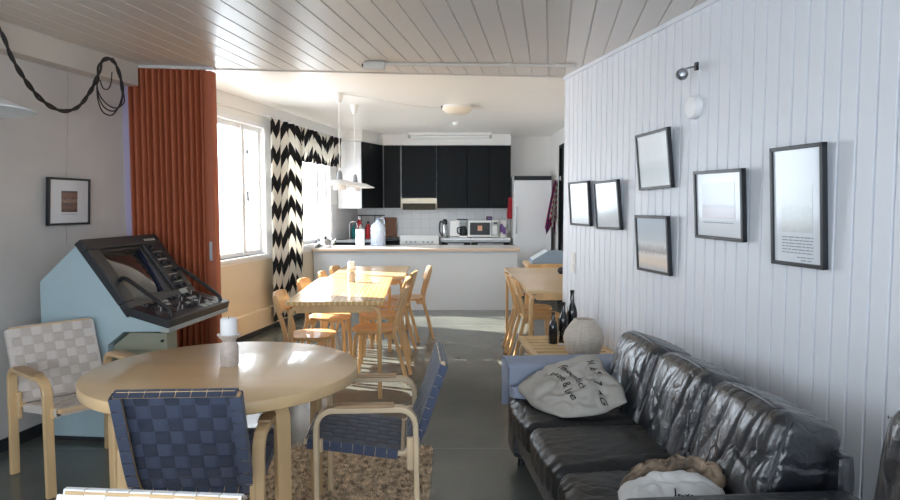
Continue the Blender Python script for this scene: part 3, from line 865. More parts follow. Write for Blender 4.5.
# rumpled end lying on the seat
def rm(u, v):
    x = .0+.30*u; y = -.2-.12*math.sin(v*PI/2)-.02*math.sin(u*7)
    z = .455+.045*math.sin(min(1,v*1.0)*PI)*(.7+.5*noise.noise((u*4, v*4, 1)))-.01*v
    return (x-.02*math.sin(v*4), y, z)
t.grid(rm, 24, 14); t.grid(lambda u, v: (rm(u, v)[0], rm(u, v)[1], .432+.0*v), 24, 14)
for v in (0, 1): t.grid(lambda u, a, v=v: (rm(u,v)[0], rm(u,v)[1], rm(u,v)[2]*(1-a)+.432*a), 24, 1)
for u in (0, 1): t.grid(lambda a, v, u=u: (rm(u,v)[0], rm(u,v)[1], rm(u,v)[2]*(1-a)+.432*a), 1, 14)
o = t.build('blanket', M_blanket, None, smooth='all'); tag(o, 'blue-grey blanket draped over the far arm of the black sofa', 'blanket')

# ------------------------------------------------------------------ cloth bags
def text_mesh(s, size, spacing=1.0):
    c = bpy.data.curves.new('lettering', 'FONT'); c.body = s; c.size = size; c.space_character = spacing
    c.align_x = 'CENTER'; c.align_y = 'CENTER'; c.offset = size*.012; c.resolution_u = 2
    o = bpy.data.objects.new('lettering', c); COL.objects.link(o)
    dg = bpy.context.evaluated_depsgraph_get(); me = bpy.data.meshes.new_from_object(o.evaluated_get(dg))
    bm = bmesh.new(); bm.from_mesh(me)
    bmesh.ops.triangulate(bm, faces=bm.faces)
    bmesh.ops.subdivide_edges(bm, edges=[e_ for e_ in bm.edges if e_.calc_length() > size*.25], cuts=2)
    vs = [v.co.copy() for v in bm.verts]; bm.verts.index_update(); fs = [[v.index for v in f.verts] for f in bm.faces]
    bm.free(); bpy.data.objects.remove(o); bpy.data.curves.remove(c); bpy.data.meshes.remove(me)
    return vs, fs
def pillow(quad, bulge, back, seed, amp, freq, fold=None):
    """cloth lump on quad (L,B,R,T corners: u from left edge L-T to right edge B-R ...)"""
    A, B_, C_, D = [Vector(q) for q in quad]      # (u,v): A(0,0) B(1,0) C(1,1) D(0,1)
    Nn = ((B_-A).cross(D-A)).normalized()
    if Nn.z < 0: Nn = -Nn
    def base(u, v):
        # rounded outline
        x, y = 2*u-1, 2*v-1
        u, v = .5+.5*x*(1-.16*min(1, y*y)), .5+.5*y*(1-.16*min(1, x*x))
        return A.lerp(B_, u).lerp(D.lerp(C_, u), v)
    def f(u, v, top=True):
        p = base(u, v); eb = max(0, 1-abs(2*u-1)**2.6)*max(0, 1-abs(2*v-1)**2.6)
        w = noise.noise((u*freq+seed, v*freq*.8, seed))*.65 + noise.noise((u*freq*2.3+seed, v*freq*2.1, seed+4))*.35
        rg = (1-abs(noise.noise((u*freq*1.3+v*2+seed, v*freq*.9-u*1.5, seed+9))))**4
        ed = .03*noise.noise((u*3+seed, v*3, seed+7))
        q = p + (B_-A).normalized()*ed*.7 + (D-A).normalized()*ed
        if top: return q + Nn*(bulge*eb**.6 + amp*(w-.8*rg)*min(1, eb*2.2))
        return q - Nn*(back*eb**.5)
    return f, Nn
def cloth(name, label, cat, f, mat_, n=44):
    m = MB(); m.grid(lambda u, v: f(u, v), n, n); m.grid(lambda u, v: f(u, v, False), n, n, flip=True)
    # weld rims: small strip
    o = m.build(name, mat_, None, smooth='all')
    bm = bmesh.new(); bm.from_mesh(o.data); bmesh.ops.remove_doubles(bm, verts=bm.verts, dist=.0008); bmesh.ops.recalc_face_normals(bm, faces=bm.faces); bm.to_mesh(o.data); bm.free()
    tag(o, label, cat); return o
def letter(o, f, s, size, u0, v0, ang, lu, lv, name='lettering', flipv=False, spacing=1.0):
    """lay text on the bag; lu, lv are the metric lengths of the u and v directions"""
    vs, fs = text_mesh(s, size, spacing); m = MB(); ca, sa = math.cos(ang), math.sin(ang); P_ = []
    for v in vs:
        x, y = v.x*ca-v.y*sa, v.x*sa+v.y*ca
        u, w = u0+x/lu, v0+y/lv; h = 1e-3
        p = f(u, w); n = ((f(u+h, w)-p).cross(f(u, w+h)-p)).normalized()
        if n.z < 0: n = -n
        P_.append(p+n*.0025)
    m.add(P_, fs); return m.build(name, M_ink, o)
#           A left tip        B bottom           C right           D top
fb, nb = pillow([(.315,3.44,.475), (.49,2.99,.43), (.85,3.04,.49), (.76,3.43,.68)], .075, .03, 2.3, .026, 5)
bag = cloth('canvas_bag', 'crumpled grey canvas bag with black lettering on the far sofa seat', 'bag', fb, M_canvas)
letter(bag, fb, 'peace & love', .047, .56, .40, R(-4), .43, .42)
letter(bag, fb, 'festen dich', .047, .50, .55, R(-4), .43, .42)
letter(bag, fb, 'N E S', .055, .42, .84, R(4), .43, .42)
letter(bag, fb, '7 4 G', .06, .82, .72, R(-10), .43, .42)
s_ = MB(); pts = [fb(.62+.05*math.sin(k*1.1), .66+.02*k)+nb*(.012+.012*(k % 2)) for k in range(8)]; s_.sweep(pts, tuple(nb), .03, .004); s_.build('strap', M_canvas, bag, smooth='all')
f2, n2_ = pillow([(.53,2.03,.435), (.86,2.0,.43), (.91,2.20,.50), (.57,2.28,.45)], .075, .03, 6.1, .016, 4)
bag2 = cloth('canvas_bag', 'white canvas bag lying beside the near sofa arm', 'bag', f2, mat('pale_canvas', (206,206,206), .85, bump=(250,.2,.002)))
letter(bag2, f2, 'love', .04, .6, .24, R(-6), .30, .25)
f3, n3_ = pillow([(.58,2.20,.44), (.92,2.14,.49), (.98,2.30,.50), (.66,2.44,.44)], .07, .03, 9.4, .028, 7)
cloth('scarf', 'crumpled brown patterned scarf heaped behind the white canvas bag', 'scarf', f3, M_scarf, 56)

# second dark armchair at the right edge
t = thing('leather_armchair', 'black leather armchair cut off by the right edge of the photo', 'armchair', (.925, 1.29, 0), srz); t.scale = (1, 1, 1.08)
m = MB(); m.rbox(-.02, 0, .22, .62, .62, .16, .02, (4,4,4)); m.build('base', M_leather, t, smooth=True)
m = MB(); m.rbox(-.06, 0, .36, .54, .5, .15, .05, (20,20,8), wrinkle(21, .007, 'seat')); m.build('seat_cushion', M_leather_seat, t, smooth='all')
m = MB(); m.M = Matrix.Translation((.20, 0, .62)) @ Matrix.Rotation(R(8), 4, 'Y'); m.rbox(0, 0, 0, .18, .62, .50, .07, (14,40,34), wrinkle(33, .01, 'back')); m.build('back_cushion', M_leather, t, smooth='all')
for s in (-1, 1):
    m = MB(); m.rbox(-.04, s*.30, .33, .56, .10, .44, .04, (10,6,10)); m.build('arm', M_leather, t, smooth=True)
    for x in (-.28, .24):
        m = MB(); m.tube([(x, s*.26, 0), (x, s*.26, .145)], .02, 10); m.build('leg', M_blackplastic, t, smooth=True)
# ------------------------------------------------------------------ radar console
CW = .80
t = thing('radar_console', 'pale blue radar console with black screen and control panel by the left wall', 'console', (-2.045, 3.93, 0), -math.atan(.10))
prof = [(-.36,.03), (.03,.03), (.03,.585), (.13,.665), (.40,.672), (.40,.70), (.15,.768), (-.14,1.165), (-.155,1.165), (-.385,.955), (-.385,.3)]
m = MB(); m.prism(prof, 'y', 0, CW); m.build('case', M_console, t, bevel=.006)
m = MB(); m.box(-.34, .02, .02, CW-.02, 0, .03); m.build('plinth', M_dark, t)
# underside lip and side cabinet below the desk
m = MB(); m.box(.36, .415, -.004, CW+.004, .668, .695); m.build('front_lip', M_cgrey, t, bevel=.004)
m = MB(); m.prism([(.032,.03), (.37,.03), (.37,.655), (.14,.655), (.032,.57)], 'y', .05, .17); sc_ = m.build('side_cabinet', M_olive, t, bevel=.004)
k = MB(); k.box(.06, .355, .043, .05, .06, .55); k.build('access_panel', M_olive, sc_, bevel=.003)
k = MB(); k.tube([(.345, .05, .61), (.345, .035, .61)], .008, 10); k.build('latch', M_blackplastic, sc_)
# sloping screen bezel
a_ = Vector((.29, 0, -.397)).normalized(); c_ = Vector((.397, 0, .29)).normalized()
MS = Matrix(((a_.x, 0, c_.x, -.14), (a_.y, 1, c_.y, 0), (a_.z, 0, c_.z, 1.165), (0, 0, 0, 1)))
LS = .492
m = MB(); m.M = MS
y1, y2, s1, s2 = .10, .57, .055, .43
m.box(-.02, s1, -.012, CW+.012, 0, .05); m.box(s2, LS+.02, -.012, CW+.012, 0, .05)
m.box(s1, s2, -.012, y1, 0, .05); m.box(s1, s2, y2, CW+.012, 0, .05)
bz = m.build('screen_bezel', M_panel, t, bevel=.006)
m = MB(); m.M = MS     # inner stepped rim
for (a0, a1, b0, b1) in ((s1+.0, s1+.02, y1, y2), (s2-.02, s2, y1, y2), (s1, s2, y1, y1+.02), (s1, s2, y2-.03, y2)): m.box(a0, a1, b0, b1, .0, .036)
m.build('rim', M_blackplastic, bz, bevel=.004)
m = MB(); m.M = MS; m.prism([(s1+.02, y2-.03), (s2-.02, y2-.03), (s2-.02, y2-.1), (s1+.05, y2-.03)], 'z', .0, .03); m.build('screen_hood', M_blueplastic, bz, bevel=.003)
m = MB(); m.M = MS
def crt(u, v):
    a = s1+.02+(s2-s1-.04)*u; b = y1+.02+(y2-y1-.05)*v
    return (a, b, .006+.028*(1-(2*u-1)**2)*(1-(2*v-1)**2))
m.grid(crt, 24, 24); m.build('screen', M_glassdark, t, smooth='all')
# screen-side knobs and marks
def knob(mb, x, y, z, r, h): 
    mb.lathe([(r,z), (r,z+h*.8), (r*.85,z+h), (0,z+h)], 16, (x, y, 0))
for i in range(6):
    for j in range(2):
        if (i, j) in ((0, 1), (3, 0)): continue
        m = MB(); m.M = MS; knob(m, .10+.062*i, .635+.075*j, .05, .014 if j else .018, .022); m.box(.10+.062*i-.002, .10+.062*i+.002, .635+.075*j-.012, .635+.075*j, .0715, .0735)
        m.build('knob', M_blackplastic, bz, smooth=True)
m = MB(); m.M = MS
for i in range(4): m.box(.018, .034, .62+.035*i, .645+.035*i, .05, .0515)
for i in range(6): m.box(.10+.062*i+.024, .10+.062*i+.029, .62, .73, .05, .0508)
m.box(.44, .475, .60, .69, .05, .056)
m.build('plate_marks', M_cgrey, bz)
# desk panel
b_ = Vector((.25, 0, -.072)).normalized(); c2 = Vector((.072, 0, .25)).normalized()
MD = Matrix(((b_.x, 0, c2.x, .15), (b_.y, 1, c2.y, 0), (b_.z, 0, c2.z, .768), (0, 0, 0, 1)))
m = MB(); m.M = MD; m.box(.0, .272, -.012, CW+.012, 0, .05); dk = m.build('control_desk', M_panel, t, bevel=.006)
random.seed(3)
for i in range(4):
    for j in range(11):
        y = .11+.056*j+.006*(i % 2); x = .05+.047*i; r_ = random.random()
        if y > .7 or (i == 1 and 3 < j < 6): continue
        m = MB(); m.M = MD
        if r_ < .3: knob(m, x, y, .05, .013, .018); m.build('knob', M_blackplastic, dk, smooth=True)
        elif r_ < .75: m.box(x-.012, x+.012, y-.016, y+.016, .05, .058); m.build('push_button', M_blackplastic if r_ < .6 else M_cgrey, dk, bevel=.003)
        else: m.tube([(x, y, .05), (x-.004, y, .076)], .004, 8); m.build('toggle_switch', M_chrome, dk, smooth=True)
m = MB(); m.M = MD
for j in range(3): m.box(.20, .245, .48+.075*j, .535+.075*j, .05, .0515)
for j in range(12): m.box(.03, .035, .09+.05*j, .12+.05*j, .05, .0507)
m.build('plate_marks', M_cgrey, dk)
for y in (.075, .735):
    m = MB(); pts = smooth_path([(.045,y,.935), (.085,y,.972), (.13,y,.962), (.25,y,.88), (.355,y,.805), (.385,y,.775), (.39,y,.735)], 5)
    m.tube(pts, .0125, 12); m.build('handle', M_blackplastic, t, smooth=True)

# ------------------------------------------------------------------ folding partition
PX0, PX1, PY0, PY1 = -2.345, -1.80, 4.955, 5.03
np_ = 13
def pf(off):
    def f(u, v):
        s = abs(math.sin(PI*u*np_))**.8
        y = PY0+(PY1-PY0)*u+.02-.045*s*(1-.12*math.sin(u*9)) + off
        return (PX0+(PX1-PX0)*u+.004*math.sin(u*31+v*2), y, .012+(ZN-.035)*v)
    return f
t = thing('folding_partition', 'orange-brown pleated folding partition pushed back beside the window', 'partition', (0,0,0))
m = MB(); m.grid(pf(0), np_*12, 2); m.grid(pf(.006), np_*12, 2, flip=True); m.build('pleated_panel', M_orange, t, smooth=True)
m = MB(); m.rbox(-1.765, 5.03, 1.2, .075, .11, 2.375, .018, (4,4,4)); po = m.build('lead_post', M_orange, t, smooth=True)
m = MB(); m.box(-1.775, -1.755, 4.966, 4.976, 1.0, 1.14); m.build('pull_handle', M_chrome, po, bevel=.002)
m = MB(); m.sweep([(PX0, PY0, ZN-.012), (-1.73, 5.045, ZN-.012)], (0,0,1), .06, .022); m.build('track', M_ceil, t)

# ------------------------------------------------------------------ curtains
def curtain(name, label, Ya, Yb, z0, z1, off, wave, cloth_w, amp, z0b=None, sag=None, taper=0):
    def f(o):
        def g(u, v):
            z = z0+(z1-z0)*v
            Y = Ya+(Yb-Ya)*u + taper*(1-v)*(.5-u)*2
            fold = amp*(.6+.4*v if z0b is None else 1)*math.sin(u*wave*2*PI + .8*math.sin(u*5+v*1.5)) + .012*noise.noise((u*6, v*3, 4))
            if sag: z += sag*noise.noise((u*9, v*2, 8))*(1-v)
            p = WP(Y, -off-fold-o, z); return p
        return g
    m = MB(); uvf = lambda u, v: (u*cloth_w, z0+(z1-z0)*v)
    m.grid(f(0), int(wave*14), 20, uvf); m.grid(f(.003), int(wave*14), 20, uvf, flip=True)
    o = m.build(name, M_chev, None, smooth='all'); return tag(o, label, 'curtain')
curtain('curtain', 'long black and white zigzag curtain hanging to the floor by the window', 7.49, 8.45, .10, 2.37, .115, 5, 1.15, .024, taper=.04)
curtain('curtain_valance', 'short black and white zigzag valance across the top of kitchen window', 8.30, 9.93, 1.95, 2.37, .10, 11, 2.5, .025, sag=.02)
m = MB()
pr, _ = resample([WP(7.48, -.105, 2.385), WP(9.95, -.105, 2.385)], .5); m.tube(pr, .012, 10)
for Y in (7.5, 8.7, 9.9): m.tube([WP(Y, -.105, 2.385), WP(Y, .0, 2.385)], .006, 8)
o = m.build('curtain_rail', M_white, None, smooth=True); tag(o, 'white curtain rail carrying the zigzag curtain and valance', 'curtain rail')

# ------------------------------------------------------------------ pictures
aR = math.atan2(-1, .192); aL = math.atan2(1, .18)
def picture(label, pos, rz, w, h, pm, pw, ph, poff=0, tilt=R(4), fw=.016, lines=None, roll=0, group=None, wire=0, mount=None):
    t = thing('framed_picture', label, 'picture', pos, rz, group, rx=tilt)
    t.rotation_euler = (Matrix.Rotation(rz, 3, 'Z') @ Matrix.Rotation(tilt, 3, 'X') @ Matrix.Rotation(roll, 3, 'Y')).to_euler()
    m = MB(); d0, d1 = -.012, .012
    m.box(-w/2, w/2, d0, d1, h/2-fw, h/2); m.box(-w/2, w/2, d0, d1, -h/2, -h/2+fw); m.box(-w/2, -w/2+fw, d0, d1, -h/2, h/2); m.box(w/2-fw, w/2, d0, d1, -h/2, h/2)
    m.build('frame', M_blackframe, t, bevel=.002)
    m = MB(); m.box(-w/2+fw, w/2-fw, -.003, .008, -h/2+fw, h/2-fw); m.build('mount', mount or M_mount, t)
    m = MB(); m.box(-pw/2, pw/2, -.0042, -.002, poff-ph/2, poff+ph/2); m.build('print', pm, t)
    if lines:
        m = MB()
        for z, x0, x1 in lines:
            x = x0
            while x < x1:
                l = random.uniform(.012, .035); m.box(x, min(x+l, x1), -.0042, -.002, z-.0022, z+.0022); x += l+.006
        m.build('lettering', M_screenink, t)
    if wire:
        m = MB(); m.tube([(0, .016, -h/2-.3), (0, .018, h/2+wire)], .0015, 6); m.build('hanging_wire', M_chrome, t)
    return t
def onR(Y, z, off): 
    p = Vector((wr(Y), Y, z)) - nR*off; return tuple(p)
pale = lambda a, b, c, d: [(.0,a), (.35,b), (.5,c), (1,d)]
pA = print_mat('misty_shore_print', [(0,(214,222,230)), (.3,(196,206,214)), (.45,(206,214,222)), (.6,(222,230,238)), (1,(226,234,244))], 5, .25)
pB = print_mat('misty_field_print', [(0,(218,224,230)), (.35,(198,208,212)), (.5,(214,222,228)), (1,(226,234,242))], 7, .3)
pC = print_mat('glare_meadow_print', [(0,(244,248,250)), (.3,(224,234,236)), (.42,(230,238,240)), (.55,(244,250,252)), (1,(246,251,255))], 5, .2)  # near-white bands: reflection in the glass painted into the print
pD = print_mat('winter_dusk_print', [(0,(206,210,216)), (.15,(244,232,218)), (.3,(226,226,228)), (.36,(150,162,176)), (.42,(176,188,200)), (.5,(226,234,240)), (1,(206,220,234))], 9, .14)  # bands lightened a little, glass reflection painted in here too
pE = print_mat('sea_horizon_print', [(0,(202,198,204)), (.28,(196,194,202)), (.34,(182,184,194)), (.42,(204,210,220)), (.7,(206,214,222)), (1,(214,220,230))], 4, .05)
pF = print_mat('faint_drawing_print', [(0,(206,214,214)), (.15,(222,228,228)), (.45,(206,214,214)), (.6,(220,226,226)), (1,(224,230,232))], 6, .5)
GP = 'framed pictures on the plank wall'
picture('small black-framed misty print on plank wall, nearest the kitchen', onR(4.985, 1.42, .035), aR, .385, .325, pA, .353, .293, tilt=R(4), group=GP)
picture('small black-framed misty print, second from the kitchen end of wall', onR(4.505, 1.41, .035), aR, .385, .325, pB, .353, .293, tilt=R(5), group=GP, roll=R(-1))
picture('upper of the two stacked black-framed prints, whitened by painted-in glass glare', onR(3.89, 1.665, .035), aR, .385, .33, pC, .353, .298, tilt=R(5), group=GP, roll=R(-1.5))
picture('lower of the two stacked black-framed prints, dark treeline under dusk sky', onR(3.885, 1.185, .035), aR, .385, .33, pD, .353, .298, tilt=R(4), group=GP)
picture('black-framed seascape with wide white mount, beside the tall frame', onR(3.25, 1.41, .035), aR, .40, .335, pE, .27, .17, poff=.02, tilt=R(3.5), group=GP, roll=R(.5), lines=[(-.085, -.13, .12)])
picture('tall black-framed print with lines of text, nearest the camera', onR(2.715, 1.405, .035), aR, .305, .485, pF, .18, .19, poff=-.01, tilt=R(3), group=GP,
        lines=[(-.125+(-.0125)*i, -.09, .09) for i in range(6)]+[(-.205, .0, .09), (-.217, .02, .08)])
# left wall picture
pL = print_mat('dark_photo_print', [(0,(70,46,40)), (.25,(120,84,72)), (.42,(60,46,46)), (.5,(168,134,110)), (.62,(80,52,50)), (.8,(132,88,70)), (1,(56,48,60))], 11, .9)
pw = Vector((wl(4.34), 4.34, 1.432)) - Vector((-1,.18,0)).normalized()*.03
picture('small black-framed photograph hung on a wire on the left wall', tuple(pw), aL, .365, .30, pL, .14, .135, tilt=R(3), wire=.66, fw=.014, lines=[(-.082, -.07, .07)], mount=mat('grey_mount', (214,214,216), .15, spec=.6, coat=.4))

# small wall fittings on the plank wall
MR = Matrix.Rotation(aR, 4, 'Z')
def atR(Y, z, off=0): return Matrix.Translation(Vector(onR(Y, z, off))) @ MR
t = thing('wall_spotlight', 'small chrome spotlight on a thin arm high on the plank wall', 'spotlight', onR(3.52, 2.12, 0), aR)
m = MB(); m.box(-.012, .012, -.012, 0, -.02, .02); m.build('wall_bracket', M_blackframe, t)
m = MB(); m.tube([(0,-.01,0), (-.02,-.04,-.005), (-.035,-.06,-.015)], .0045, 8); m.build('arm', M_chrome, t, smooth=True)
m = MB(); m.M = Matrix.Translation((-.035,-.06,-.015)) @ Matrix.Rotation(R(-50), 4, 'Y') @ Matrix.Rotation(R(150), 4, 'X')
m.lathe([(0,-.012), (.01,-.01), (.014,0), (.03,.045), (.03,.055), (.026,.055), (.02,.03), (0,.02)], 20); m.build('lamp_head', M_chrome, t, smooth=True)
m = MB(); m.M = atR(3.525, 1.912) @ Matrix.Rotation(R(90), 4, 'X'); m.lathe([(.06,0), (.06,.022), (.052,.032), (0,.034)], 36)
o = m.build('wall_speaker', M_white, None, smooth=True); tag(o, 'round white disc mounted on the plank wall above the pictures', 'wall disc')
t = thing('light_switch', 'white double light switch plate near the kitchen end of plank wall', 'light switch', onR(5.17, .97, 0), aR)
m = MB(); m.box(-.04, .04, -.012, 0, -.078, .078); m.build('plate', M_whiteplastic, t, bevel=.003)
for z in (-.036, .036): m = MB(); m.box(-.026, .026, -.018, -.011, z-.028, z+.028); m.build('rocker', M_whiteplastic, t, bevel=.003)
m = MB(); m.M = atR(2.267, .684); m.box(-.003, .003, -.014, 0, -.003, .003); m.box(-.003, .003, -.014, -.011, -.003, .01)
o = m.build('coat_hook', M_steel, None, bevel=.002); tag(o, 'tiny metal hook in the plank wall left of the cut-off armchair', 'hook')

# ------------------------------------------------------------------ lamps, cables, ceiling fittings
def saucer_lamp(label, loc, r, z, cup=True, group=None, top=ZF):
    """loc at ceiling"""
    t = thing('pendant_lamp', label, 'pendant lamp', (loc[0], loc[1], z), 0, group)
    m = MB(); m.lathe([(.05*1,.062), (r*.55,.046), (r,.004), (r,.0), (r*.97,.0), (r*.55,.04), (.05,.056), (.05,.062)], 64); m.build('lamp_shade', M_lamp, t, smooth=True)
    m = MB(); m.lathe([(.062,.05), (.062,-.04), (.056,-.04), (.056,.045), (.062,.05)], 40); m.build('lower_shade', M_lamp, t, smooth=True)
    m = MB(); m.lathe([(.05,.055), (.03,.062), (.026,.12), (.014,.15), (0,.152)], 28); m.build('lamp_neck', mat('grey_lamp_neck', (150,150,150), .4), t, smooth=True)
    b = MB(); b.lathe([(0,.05), (.014,.045), (.024,.0), (.03,-.02), (.02,-.036), (0,-.04)], 24); b.build('bulb', M_opal, t, smooth=True)
    m = MB(); m.tube([(0,0,.15), (0,0,top-z-.02)], .0035, 8); m.build('cord', M_whiteplastic, t)
    if cup: m = MB(); m.lathe([(.02,top-z-.10), (.045,top-z-.03), (.045,top-z), (0,top-z)], 28); m.build('ceiling_cup', M_whiteplastic, t, smooth=True)
    return t
GLp = 'white pendant lamps over the dining tables'
saucer_lamp('white saucer pendant lamp over the dining tables, nearer the camera', (-1.10, 6.76), .20, 1.60, group=GLp)
saucer_lamp('white saucer pendant lamp over the dining tables, nearer the kitchen cabinets', (-1.06, 7.57), .22, 1.60, group=GLp)
saucer_lamp('white saucer lampshade cut off by the left edge of the photo', (-1.715, 2.40), .225, 1.745, top=ZN)
m = MB(); pts = smooth_path([(-1.10,6.72,ZF-.012), (-.9,6.85,ZF-.02), (-.55,7.2,ZF-.035), (-.25,7.5,ZF-.03), (-.06,7.62,ZF-.02)], 8); m.tube(pts, .0025, 6)
o = m.build('lamp_cable', M_conduit, None, smooth=True); tag(o, 'thin grey cable slung under kitchen ceiling to the round ceiling lamp', 'cable')
t = thing('ceiling_lamp', 'round cream glass lamp on the kitchen ceiling', 'ceiling lamp', (.08, 7.64, ZF))
m = MB(); m.lathe([(.16,0), (.165,-.02), (.15,-.03), (0,-.03)], 48); m.build('base', M_whiteplastic, t, smooth=True)
m = MB(); m.lathe([(.165,-.02), (.168,-.035), (.14,-.07), (.08,-.09), (0,-.095)], 48); m.build('lamp_shade', M_opal, t, smooth=True)
m = MB(); m.box(-.18, -.14, -.015, .015, -.03, 0); m.build('cable_clip', M_blackplastic, t)
m = MB(); m.lathe([(.05,0), (.05,-.02), (.035,-.035), (0,-.036)], 28); o = m.build('smoke_detector', M_whiteplastic, None, smooth=True); o.location = (.085, 9.15, ZF); tag(o, 'small white smoke detector on the kitchen ceiling', 'smoke detector')
t = thing('fluorescent_lamp', 'long white tube lamp under the ceiling before the black cabinets', 'ceiling lamp', (.0, 10.45, ZF))
m = MB(); m.box(-.64, .64, -.03, .03, -.035, 0); m.build('housing', M_whiteplastic, t, bevel=.004)
m = MB(); m.tube([(-.6,0,-.062), (.6,0,-.062)], .018, 14); m.build('tube', M_tube, t, smooth=True)
for x in (-.625, .625): m = MB(); m.box(x-.018, x+.018, -.025, .025, -.085, -.03); m.build('end_cap', M_cgrey, t, bevel=.003)
t = thing('junction_box', 'grey-white junction box on the board ceiling with a surface conduit', 'junction box', (-.535, 4.86, ZN))
m = MB(); m.rbox(0, 0, -.03, .15, .1, .06, .015, (6,6,4)); m.build('box', M_conduit, t, smooth=True)
m = MB(); m.lathe([(.018,-.02), (.018,.02)], 14); 
m = MB(); m.tube([(.06,.0,-.014), (1.44,.06,-.014)], .011, 10); m.build('conduit', M_conduit, t, smooth=True)
for x in (.45, .95, 1.3): m = MB(); m.box(x-.012, x+.012, -.02+x*.042, .02+x*.042, -.027, 0); m.build('conduit_clip', M_conduit, t)
m = MB(); m.tube([(-.09,.01,-.02), (-.06,.01,-.02)], .012, 10); m.build('cable_gland', M_blackplastic, t)

# swagged twisted cable along the beam
def beamP(px, py, off):
    """a point off the beam face, found once along the sight line and kept as a place in the room"""
    p_ = math.atan(45/675); u = (px-450)/675; v = (250-py)/675
    Yc = math.cos(p_)+v*math.sin(p_); Zc = -math.sin(p_)+v*math.cos(p_)
    x0 = wl(0)+.12+off
    k = x0/(u-.18*Yc); return Vector((u*k, Yc*k, H+Zc*k))
cp = [(-60,-60), (-30,-14), (0,30), (12,58), (28,84), (44,102), (62,111), (78,107), (90,92), (98,76), (100,66), (104,60), (110,59), (116,65), (121,80), (123,95)]
cen = smooth_path([beamP(x, y, .045+.004*i) for i, (x, y) in enumerate(cp)], 10)
cen, Lc = resample(cen, .012)
m = MB()
for ph in (0, PI):
    pts = []
    for i, c in enumerate(cen):
        T = (cen[min(i+1, len(cen)-1)]-cen[max(i-1, 0)]).normalized(); A_ = T.orthogonal().normalized() if False else Vector((T.z, 0, -T.x)).normalized(); B_ = T.cross(A_)
        an = i*.42+ph; r_ = .0065*(1+.25*math.sin(i*.11))
        pts.append(c+(A_*math.cos(an)+B_*math.sin(an))*r_)
    m.tube(pts, .0075, 7)
for k, (dx, dy) in enumerate(((0, 0), (3, -3), (-2, 4))):
    pts = smooth_path([beamP(x, y, .10+.01*k) for x, y in ((123+dx*.3,95), (121+dx,104+dy*.5), (114+dx,111+dy), (105+dx,108+dy), (99+dx*.5,98+dy*.5), (97,86), (99,78+k))], 8)
    m.tube(pts, .0045, 6)
pts = smooth_path([beamP(x, y, .09) for x, y in ((100,80), (103,88), (108,89), (111,83), (112,72))], 8); m.tube(pts, .004, 6)
o = m.build('twisted_cable', M_cord, None, smooth=True); tag(o, 'dark twisted cable swagged along the left beam and looped over a hook', 'cable')
hk = beamP(106, 60, 0)
m = MB(); m.tube([tuple(hk), tuple(hk+Vector((.05,-.01,0))), tuple(hk+Vector((.055,-.01,.015)))], .005, 8)
o = m.build('hook', M_steel, None, smooth=True); tag(o, 'metal hook in the left beam holding the looped dark cable', 'hook')

# ------------------------------------------------------------------ kitchen
t = thing('bar_counter', 'long pale bar counter between the dining room and kitchen', 'bar counter', (0,0,0))
wx = ww(9.0)+.015
m = MB(); m.prism([(wx,9.0), (.90,9.0), (.90,9.72), (ww(9.72)+.015,9.72)], 'z', 0, .80); m.build('body', M_bar, t)
m = MB(); m.prism([(ww(8.95)+.01,8.965), (.915,8.965), (.915,9.80), (ww(9.8)+.012,9.80)], 'z', .80, .83); m.build('top', M_counter, t, bevel=.003)
m = MB(); m.box(ww(8.95)+.01, .925, 8.95, 8.966, .798, .831); m.box(.914, .928, 8.95, 9.80, .798, .831); m.build('edge_band', M_counteredge, t, bevel=.003)

# base units along the back and window walls
def base_cabinet(label, x0, x1, nd, y0=10.43):
    t = thing('base_cabinet', label, 'cabinet', ((x0+x1)/2, 10.7, 0)); w = x1-x0
    m = MB(); m.box(-w/2, w/2, y0-10.7+.02, .28, .08, .86); m.build('body', M_white, t)
    for i in range(nd):
        a, b = -w/2+w*i/nd+.004, -w/2+w*(i+1)/nd-.004
        m = MB(); m.box(a, b, y0-10.7, y0-10.7+.018, .1, .835); dd = m.build('door', M_black, t, bevel=.002)
        k = MB(); k.box(a+.1, b-.1, y0-10.7-.012, y0-10.7, .80, .815); k.build('handle', M_steel, dd)
    m = MB(); m.box(-w/2, w/2, y0-10.7+.05, .28, 0, .08); m.build('plinth', M_dark, t)
    return t
base_cabinet('black-door base cabinet under the coffee maker, right of the stove', -.14, .32, 1)
base_cabinet('black-door base cabinet under the microwave, beside the fridge', .325, .93, 1)
m = MB(); m.box(-.145, .935, 10.40, 10.985, .865, .90); o = m.build('worktop', M_white, None, bevel=.004); tag(o, 'white worktop under the coffee maker and microwave', 'worktop')
m = MB(); m.prism([(ww(9.84)+.02,9.84), (-1.05,9.84), (-1.02,10.42), (-.80,10.42), (-.80,10.98), (ww(10.98)+.02,10.98)], 'z', .08, .86)
t = thing('corner_base_cabinet', 'base cabinet below the sink in the corner by the window', 'cabinet', (0,0,0)); m.build('body', M_black, t)
m = MB(); m.prism([(ww(9.9)+.06,9.9), (-1.1,9.9), (-1.1,10.5), (-.85,10.5), (-.85,10.9), (ww(10.9)+.06,10.9)], 'z', 0, .08); m.build('plinth', M_dark, t)
t = thing('sink_worktop', 'grey worktop with steel sink in the window corner', 'worktop', (0,0,0))
m = MB(); m.prism([(ww(9.82)+.02,9.82), (-1.02,9.82), (-.99,10.40), (-.79,10.40), (-.79,10.98), (ww(10.98)+.02,10.98)], 'z', .865, .90); m.build('top', mat('dark_edged_worktop', (128,130,132), .3), t, bevel=.003)
m = MB(); m.sweep([(-1.02,9.82,.885), (-.99,10.40,.885), (-.79,10.40,.885)], (0,0,1), .012, .04); m.build('edge_band', M_dark, t)
m = MB(); m.box(-1.5, -1.12, 10.0, 10.36, .9, .906); sk = m.build('sink', M_steel, t, bevel=.002)
